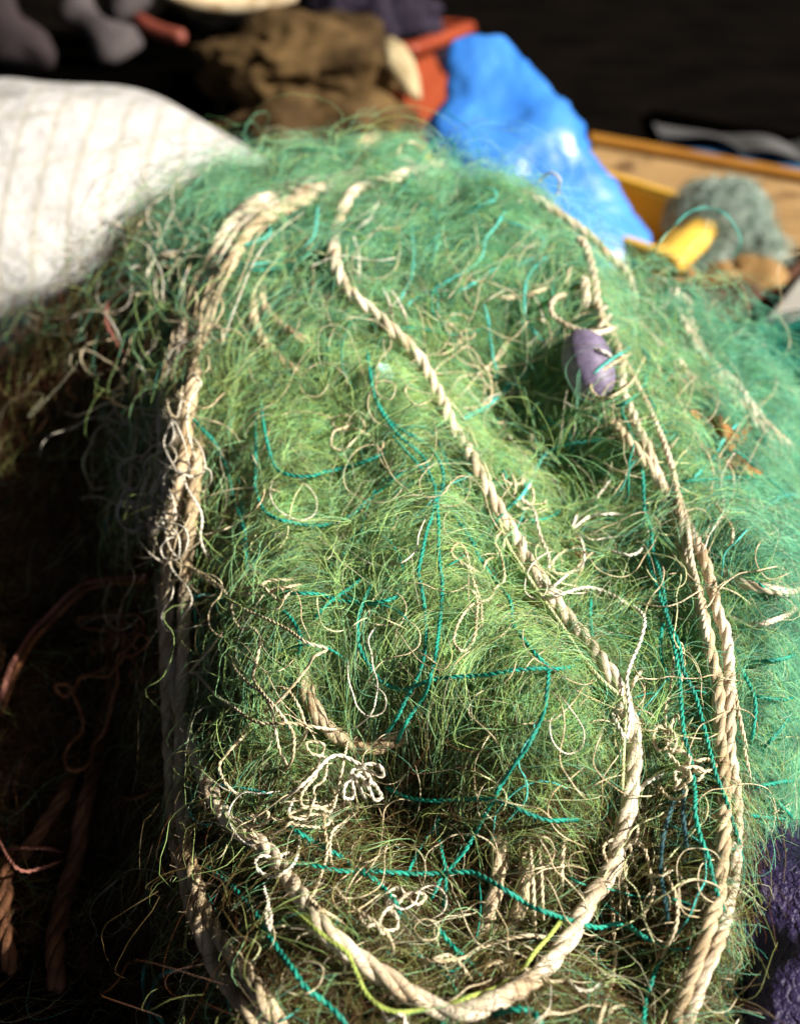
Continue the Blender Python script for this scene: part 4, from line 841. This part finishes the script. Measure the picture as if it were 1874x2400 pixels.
# ------------------------------------------------------------------ tangles of twine, each one length of twine
def tangle(label, cx, cy, rx, ry, n, mat, R, lift, seed, tail=None):
    r_ = np.random.default_rng(seed); pts = []; a = r_.random()*6.28
    if tail: pts += tail
    ox = oy = 0
    x, y = r_.normal()*.4, r_.normal()*.4; kap = 0
    for k in range(n*6):                                         # a wandering line that curls on itself and turns back at the rim
        kap = .6*kap+r_.normal()*.55; a += kap+.35*(1 if (k//8) % 2 else -1)
        rad = math.hypot(x, y)
        if rad > .75: a += .9*math.sin(math.atan2(-y, -x)-a)
        x += .42*math.cos(a); y += .42*math.sin(a); pts.append((cx+rx*x, cy+ry*y))
    o = line('twine', label, pts, lift, R, mat, 4.0, 'tangles of twine on the heap'); o.name = 'twine_tangle'; o['category'] = 'twine tangle'
    return o
tangle('bright white knot of looped twine above the left part of the bottom loop', 848, 1790, 42, 52, 5, 'white', .0013, .030, 11, [(640, 1890), (720, 1830), (790, 1770)])
tangle('loose ends of cream twine fanning left from the white knot', 745, 1850, 90, 60, 4, 'cream', .0010, .022, 12, [(834, 1700), (815, 1740)])
tangle('cream twine coiled in loose rings on the green net left of the diagonal rope', 1110, 1375, 62, 75, 6, 'cream', .0011, .018, 13)
tangle('sprawling cream twine tangle between the diagonal rope and the float hollow', 1110, 860, 95, 105, 9, 'cream', .0009, .009, 14)
tangle('cream twine tangle right above it, below the top face', 1040, 770, 80, 50, 5, 'cream', .0009, .009, 15)
tangle('yellowish cream tangle beside the hooked teal twine right of the diagonal rope', 1225, 1150, 48, 60, 5, 'cream', .0012, .018, 16)
tangle('cream twine tangle amid the teal twines at the lower right', 1600, 1790, 62, 50, 6, 'cream', .0012, .018, 17)
tangle('cream twine tangle hanging along the two long teal twines', 1590, 1640, 38, 90, 5, 'cream', .0011, .016, 18)
tangle('cream twine crinkles left of the central teal bunch', 850, 1010, 65, 45, 4, 'cream', .0010, .014, 19)
tangle('brown twine tangle hanging in the dark at the left, upper one', 290, 1480, 65, 60, 7, 'browntw', .0016, .022, 20)
tangle('brown twine tangle hanging in the dark at the left, lower one', 230, 1610, 75, 75, 7, 'browntw', .0016, .026, 21)
tangle('tawny twine tangle inside the left of the bottom loop', 880, 2120, 60, 75, 4, 'rope', .0011, .014, 22)
tangle('cream twine tangle draped on the bottom left rope', 640, 1930, 75, 40, 5, 'cream', .0010, .022, 23)
tangle('cream tangle of the left bundle around its white loops', 350, 1170, 55, 100, 5, 'white', .0008, .024, 24)
tangle('tan twine tangle right of the lower thick rope', 1500, 2080, 70, 90, 5, 'cream', .0010, .014, 25)
tangle('cream twine curls on the left shoulder by the white arches', 400, 690, 75, 80, 4, 'cream', .0009, .020, 26)
tangle('cream twine curls at the left of the crest', 470, 590, 60, 55, 3, 'cream', .0009, .016, 27)

# ------------------------------------------------------------------ purple float
fp = on_heap([(1356, 785), (1378, 858), (1400, 935)], .0165, 30); fa, fb = fp[0], fp[-1]; fc = fp[len(fp)//2]
ax = fb-fa; hl = np.linalg.norm(ax)/2; ax /= np.linalg.norm(ax); e1 = np.cross(ax, [0, 0, 1]); e1 /= np.linalg.norm(e1); e2 = np.cross(e1, ax)
pm2, t, b = base_mat('purple_float_plastic', .5, .35)
tc = N(t, 'ShaderNodeTexCoord'); n = N(t, 'ShaderNodeTexNoise', Scale=110.0, Detail=8, Roughness=.75); t.links.new(tc.outputs['Object'], n.inputs[0])
t.links.new(ramp(t, n.outputs[0], [(.42, (.12, .095, .17)), (.68, (.22, .19, .28))]), b.inputs['Base Color']); bump(t, b, n.outputs[0], .0006)
fe = empty('float', fc, 'oval purple plastic float threaded beside the rope pair, wrapped in twine', 'float')
def floatf(u, v):
    th = u*2*math.pi; ph = (v-.5)*math.pi*.93; r = .0205*np.cos(ph)**.72*(1+.012*np.cos(8*th)); z = np.sin(ph)*hl*1.02
    r = r*(1-.018*np.exp(-(z/.0022)**2))
    return ax*z[:, None]+e1*(r*np.cos(th))[:, None]+e2*(r*np.sin(th))[:, None]
grid_obj('float_body', floatf, 64, 44, pm2, fe, closed_u=True, caps=True)
for s in (-1, 1):
    th = np.linspace(0, 2*math.pi, 30); c = ax*(s*hl*1.0)+.0062*(np.cos(th)[:, None]*e1+np.sin(th)[:, None]*e2)
    v, q, t_, u = tube(c, .0016, 8, False); link('collar', mesh_np('collar', v, q, pm2, uv=u), fe)

# ------------------------------------------------------------------ withered leaf, caught small things
lm = noisy('withered_leaf', (.10, .045, .014), (.27, .15, .05), 120, .8, .15, 300, .001)
def leaf(label, cx, cy, rx, ry, ang, seed):
    r_ = np.random.default_rng(seed); nr, na = 12, 60; out = []
    ph = r_.random(6)*6.28
    for i in range(nr):
        for j in range(na):
            a = j/na*2*math.pi; f = i/(nr-1)*(1+.24*math.sin(5*a+ph[0])+.14*math.sin(9*a+ph[1])+.08*math.sin(17*a+ph[2]))*(.85+.25*math.cos(2*a))
            x, y = rx*f*math.cos(a), ry*f*math.sin(a); out.append((cx+x*math.cos(ang)-y*math.sin(ang), cy+x*math.sin(ang)+y*math.cos(ang)))
    pts = np.array(out); r = ray(pts[:, 0], pts[:, 1])
    h = bvh.ray_cast(Vector(CAM), Vector(ray(np.array([cx]), np.array([cy]))[0]).normalized(), 3)[0]; d = (np.array(h)-CAM)@FW
    s1 = P(cx+40, cy, d); slope = []
    for k in range(len(pts)):
        hh = bvh.ray_cast(Vector(CAM), Vector(r[k]).normalized(), 3)[0]; slope.append(((np.array(hh)-CAM)@FW) if hh is not None else d)
    p = CAM+(np.array(slope)*.6+d*.4-.024)[:, None]*r
    p = p+(noise3(p, seed, 16, 28.)*.0045)[:, None]*np.array([-.3, -.5, .8])
    i = np.arange(nr-1)[:, None]*na; j = np.arange(na)[None]; j2 = (j+1) % na
    q = np.stack([i+j, i+j2, i+na+j2, i+na+j], -1).reshape(-1, 4)
    o = link('leaf', mesh_np('leaf', p, q, lm)); md = o.modifiers.new('thickness', 'SOLIDIFY'); md.thickness = .0004
    recentre(o); return tag(o, label, 'leaf', 'withered leaves on the sea green net')
leaf('withered brown leaf caught on the sea green net, larger upper piece', 1682, 1010, 62, 34, .7, 5)
leaf('withered brown leaf piece just below the larger one, under the teal twine', 1738, 1082, 46, 26, .55, 6)
leaf('dark curled leaf scrap right of the larger withered leaf', 1742, 1015, 24, 13, -.9, 7)
bl = noisy('pale_jelly_net', (.22, .44, .40), (.42, .62, .56), 120, .5, .3, 200, .003)
q7 = on_heap([(880, 880), (892, 882), (905, 885)], .001, 2)[14]
o = lumpball('net_knot', q7, (.010, .010, .010), bl, 111, .12, 4, 32, 20); recentre(o); tag(o, 'pale blue green balled knot of net left of the diagonal rope', 'net knot')
dbm = noisy('dry_debris', (.16, .09, .03), (.34, .22, .09), 200, .9, .1)
for k, (x, y, lab) in enumerate([(1355, 1304, 'small brown seed husk caught below the cream mesh'), (1863, 1750, 'dry pale flower head caught at the right edge of the sea green net'), (1790, 2280, 'dry curled bud lying on the purple bag'), (714, 637, 'tiny dark bud on a stalk left of the diagonal rope')]):
    q7 = on_heap([(x-2, y), (x, y), (x+2, y)], .012, 2)[14]; o = lumpball('husk', q7, (.0034, .0030, .0045), dbm, 120+k, .35, 5, 20, 12); recentre(o); tag(o, lab, 'husk')

# ------------------------------------------------------------------ webbing: the nets' own monofilament
tri_area = np.linalg.norm(np.cross(V[Q[:, 1]]-V[Q[:, 0]], V[Q[:, 3]]-V[Q[:, 0]]), axis=1)
nrm = np.cross(V[Q[:, 1]]-V[Q[:, 0]], V[Q[:, 3]]-V[Q[:, 0]]); nrm /= np.linalg.norm(nrm, axis=1)[:, None]+1e-12
inview = (cpx > -140) & (cpx < 2010) & (cpy > 250) & (cpy < 2520) & (((CAM-cq)*nrm).sum(1) > -.25)
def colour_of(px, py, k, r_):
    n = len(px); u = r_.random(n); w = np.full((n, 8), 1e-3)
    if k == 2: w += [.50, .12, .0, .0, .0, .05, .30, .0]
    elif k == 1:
        up = np.clip((900-py)/250, 0, 1)[:, None]; w += up*np.array([.04, .08, .01, .36, .28, .03, .03, .17])+(1-up)*np.array([.0, .01, .0, .25, .62, .01, .01, .08])  # lower strands turned rust to darken the shadowed side by colour
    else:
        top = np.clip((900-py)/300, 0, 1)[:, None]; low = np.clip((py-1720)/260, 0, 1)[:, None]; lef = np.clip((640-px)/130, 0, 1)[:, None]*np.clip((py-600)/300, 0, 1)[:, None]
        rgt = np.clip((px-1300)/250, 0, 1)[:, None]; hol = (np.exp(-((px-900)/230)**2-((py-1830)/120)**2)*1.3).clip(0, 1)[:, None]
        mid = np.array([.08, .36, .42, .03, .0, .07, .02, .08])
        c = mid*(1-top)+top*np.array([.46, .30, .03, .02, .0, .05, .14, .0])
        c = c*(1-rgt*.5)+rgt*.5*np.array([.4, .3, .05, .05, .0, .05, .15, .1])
        dk = np.array([.01, .05, .06, .36, .26, .06, .01, .19]); f = np.maximum(low, np.maximum(lef*.55, hol)); fl = np.clip((540-px)/150, 0, 1)[:, None]*np.clip((py-1050)/200, 0, 1)[:, None]; c = c*(1-f)+dk*f; w += c*(1-fl)+fl*np.array([.0, .01, .01, .40, .45, .02, .0, .11])  # browner strands put shade into the foot, left and hollow
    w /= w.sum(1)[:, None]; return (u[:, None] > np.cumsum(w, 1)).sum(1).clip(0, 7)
def filaments(sel, n, K, ds, seed, rad, o_mean, o_base, wave, kapsd, stray=0.0, star=0):
    r_ = np.random.default_rng(seed)
    wgt = tri_area*sel*np.where(inview, 1.0, .22); f = r_.choice(len(Q), n, p=wgt/wgt.sum())
    if star: f = np.repeat(f[:n//star], star); f = np.r_[f, f[:n-len(f)]]
    a, b_ = r_.random(n), r_.random(n)
    if star: a = a[np.arange(n)//star]; b_ = b_[np.arange(n)//star]
    s = V[Q[f, 0]]+(V[Q[f, 1]]-V[Q[f, 0]])*a[:, None]+(V[Q[f, 3]]-V[Q[f, 0]])*b_[:, None]
    field = noise3(np.c_[s[:, :2], 0*s[:, 0]], 201, 16, 4.)*1.6
    spx, spy, _ = proj(s)
    th = np.where(r_.random(n) < .30, field+np.where(r_.random(n) < .5, .62, -.62)+r_.normal(size=n)*.3, r_.random(n)*6.28)
    # on the steep left the meshes hang, so their strands run downhill
    hang = np.clip((560-spx)/200, 0, 1)*np.clip((spy-500)/400, 0, 1)*.75
    _, nn = surf(s[:, 0], s[:, 1]); dh = np.arctan2(nn[:, 1], nn[:, 0]); m = r_.random(n) < hang; th = np.where(m, dh+r_.normal(size=n)*.35, th)
    if star: th = r_.random(n)*6.28
    o0 = o_base+r_.exponential(o_mean, n)
    if star: o0 = o0[np.arange(n)//star]
    ph = r_.random(n)*6.28; wf = (.10+.25*r_.random(n)); wa = wave*(.4+r_.random(n)); lift = stray*r_.random(n)**2
    step = ds*(.7+.7*r_.random(n)); kap = r_.normal(size=n)*kapsd
    x, y = s[:, 0].copy(), s[:, 1].copy(); C_ = np.zeros((K, n, 3)); NN = np.zeros((K, n, 3))
    for i in range(K):
        z, nv = surf(x, y); tp = 1-(0 if star else math.exp(-(i/2.2)**2))-math.exp(-((K-1-i)/2.2)**2); off = o_base+(o0-o_base)*tp-.004*(1-tp)+tp*wa*np.sin(ph+wf*i*1.6)*(min(1, i/4) if star else 1)+lift*math.sin(math.pi*i/(K-1))
        C_[i] = np.c_[x, y, z]+nv*off[:, None]; NN[i] = nv
        d = np.c_[np.cos(th), np.sin(th), np.zeros(n)]; d[:, 2] = -(d*nv).sum(1)/nv[:, 2].clip(.25); d /= np.linalg.norm(d, axis=1)[:, None]
        x = x+d[:, 0]*step; y = y+d[:, 1]*step; kap = .82*kap+r_.normal(size=n)*kapsd*.6; th = th+kap
    C_[..., 2] = np.maximum(C_[..., 2], .002)
    T = np.gradient(C_, axis=0); T /= np.linalg.norm(T, axis=2)[..., None]+1e-12
    B = np.cross(T, NN); B /= np.linalg.norm(B, axis=2)[..., None]+1e-12; N2 = np.cross(B, T)
    rr = rad*(.7+.6*r_.random(n)); ang = np.arange(3)/3*2*math.pi
    ring = C_[:, :, None]+rr[None, :, None, None]*(np.cos(ang)[None, None, :, None]*N2[:, :, None]+np.sin(ang)[None, None, :, None]*B[:, :, None])
    v = ring.transpose(1, 0, 2, 3).reshape(-1, 3)
    base = (np.arange(n)*K*3)[:, None, None]; i = (np.arange(K-1)*3)[None, :, None]; j = np.arange(3)[None, None]; j2 = (j+1) % 3
    q = np.stack([base+i+j, base+i+j2, base+i+3+j2, base+i+3+j], -1).reshape(-1, 4)
    k = r_.integers(0, 3, n)
    return v, q, spx, spy, r_
dipf = np.ones(len(Q))
for px, py, d, sg, am in DIPS:
    p = P(px, py, d); dipf *= 1-min(.93, am*30)*np.exp(-.5*((cq[:, 0]-p[0])**2+(cq[:, 1]-p[1])**2)/(sg*1.0)**2)
DENS = 1.0
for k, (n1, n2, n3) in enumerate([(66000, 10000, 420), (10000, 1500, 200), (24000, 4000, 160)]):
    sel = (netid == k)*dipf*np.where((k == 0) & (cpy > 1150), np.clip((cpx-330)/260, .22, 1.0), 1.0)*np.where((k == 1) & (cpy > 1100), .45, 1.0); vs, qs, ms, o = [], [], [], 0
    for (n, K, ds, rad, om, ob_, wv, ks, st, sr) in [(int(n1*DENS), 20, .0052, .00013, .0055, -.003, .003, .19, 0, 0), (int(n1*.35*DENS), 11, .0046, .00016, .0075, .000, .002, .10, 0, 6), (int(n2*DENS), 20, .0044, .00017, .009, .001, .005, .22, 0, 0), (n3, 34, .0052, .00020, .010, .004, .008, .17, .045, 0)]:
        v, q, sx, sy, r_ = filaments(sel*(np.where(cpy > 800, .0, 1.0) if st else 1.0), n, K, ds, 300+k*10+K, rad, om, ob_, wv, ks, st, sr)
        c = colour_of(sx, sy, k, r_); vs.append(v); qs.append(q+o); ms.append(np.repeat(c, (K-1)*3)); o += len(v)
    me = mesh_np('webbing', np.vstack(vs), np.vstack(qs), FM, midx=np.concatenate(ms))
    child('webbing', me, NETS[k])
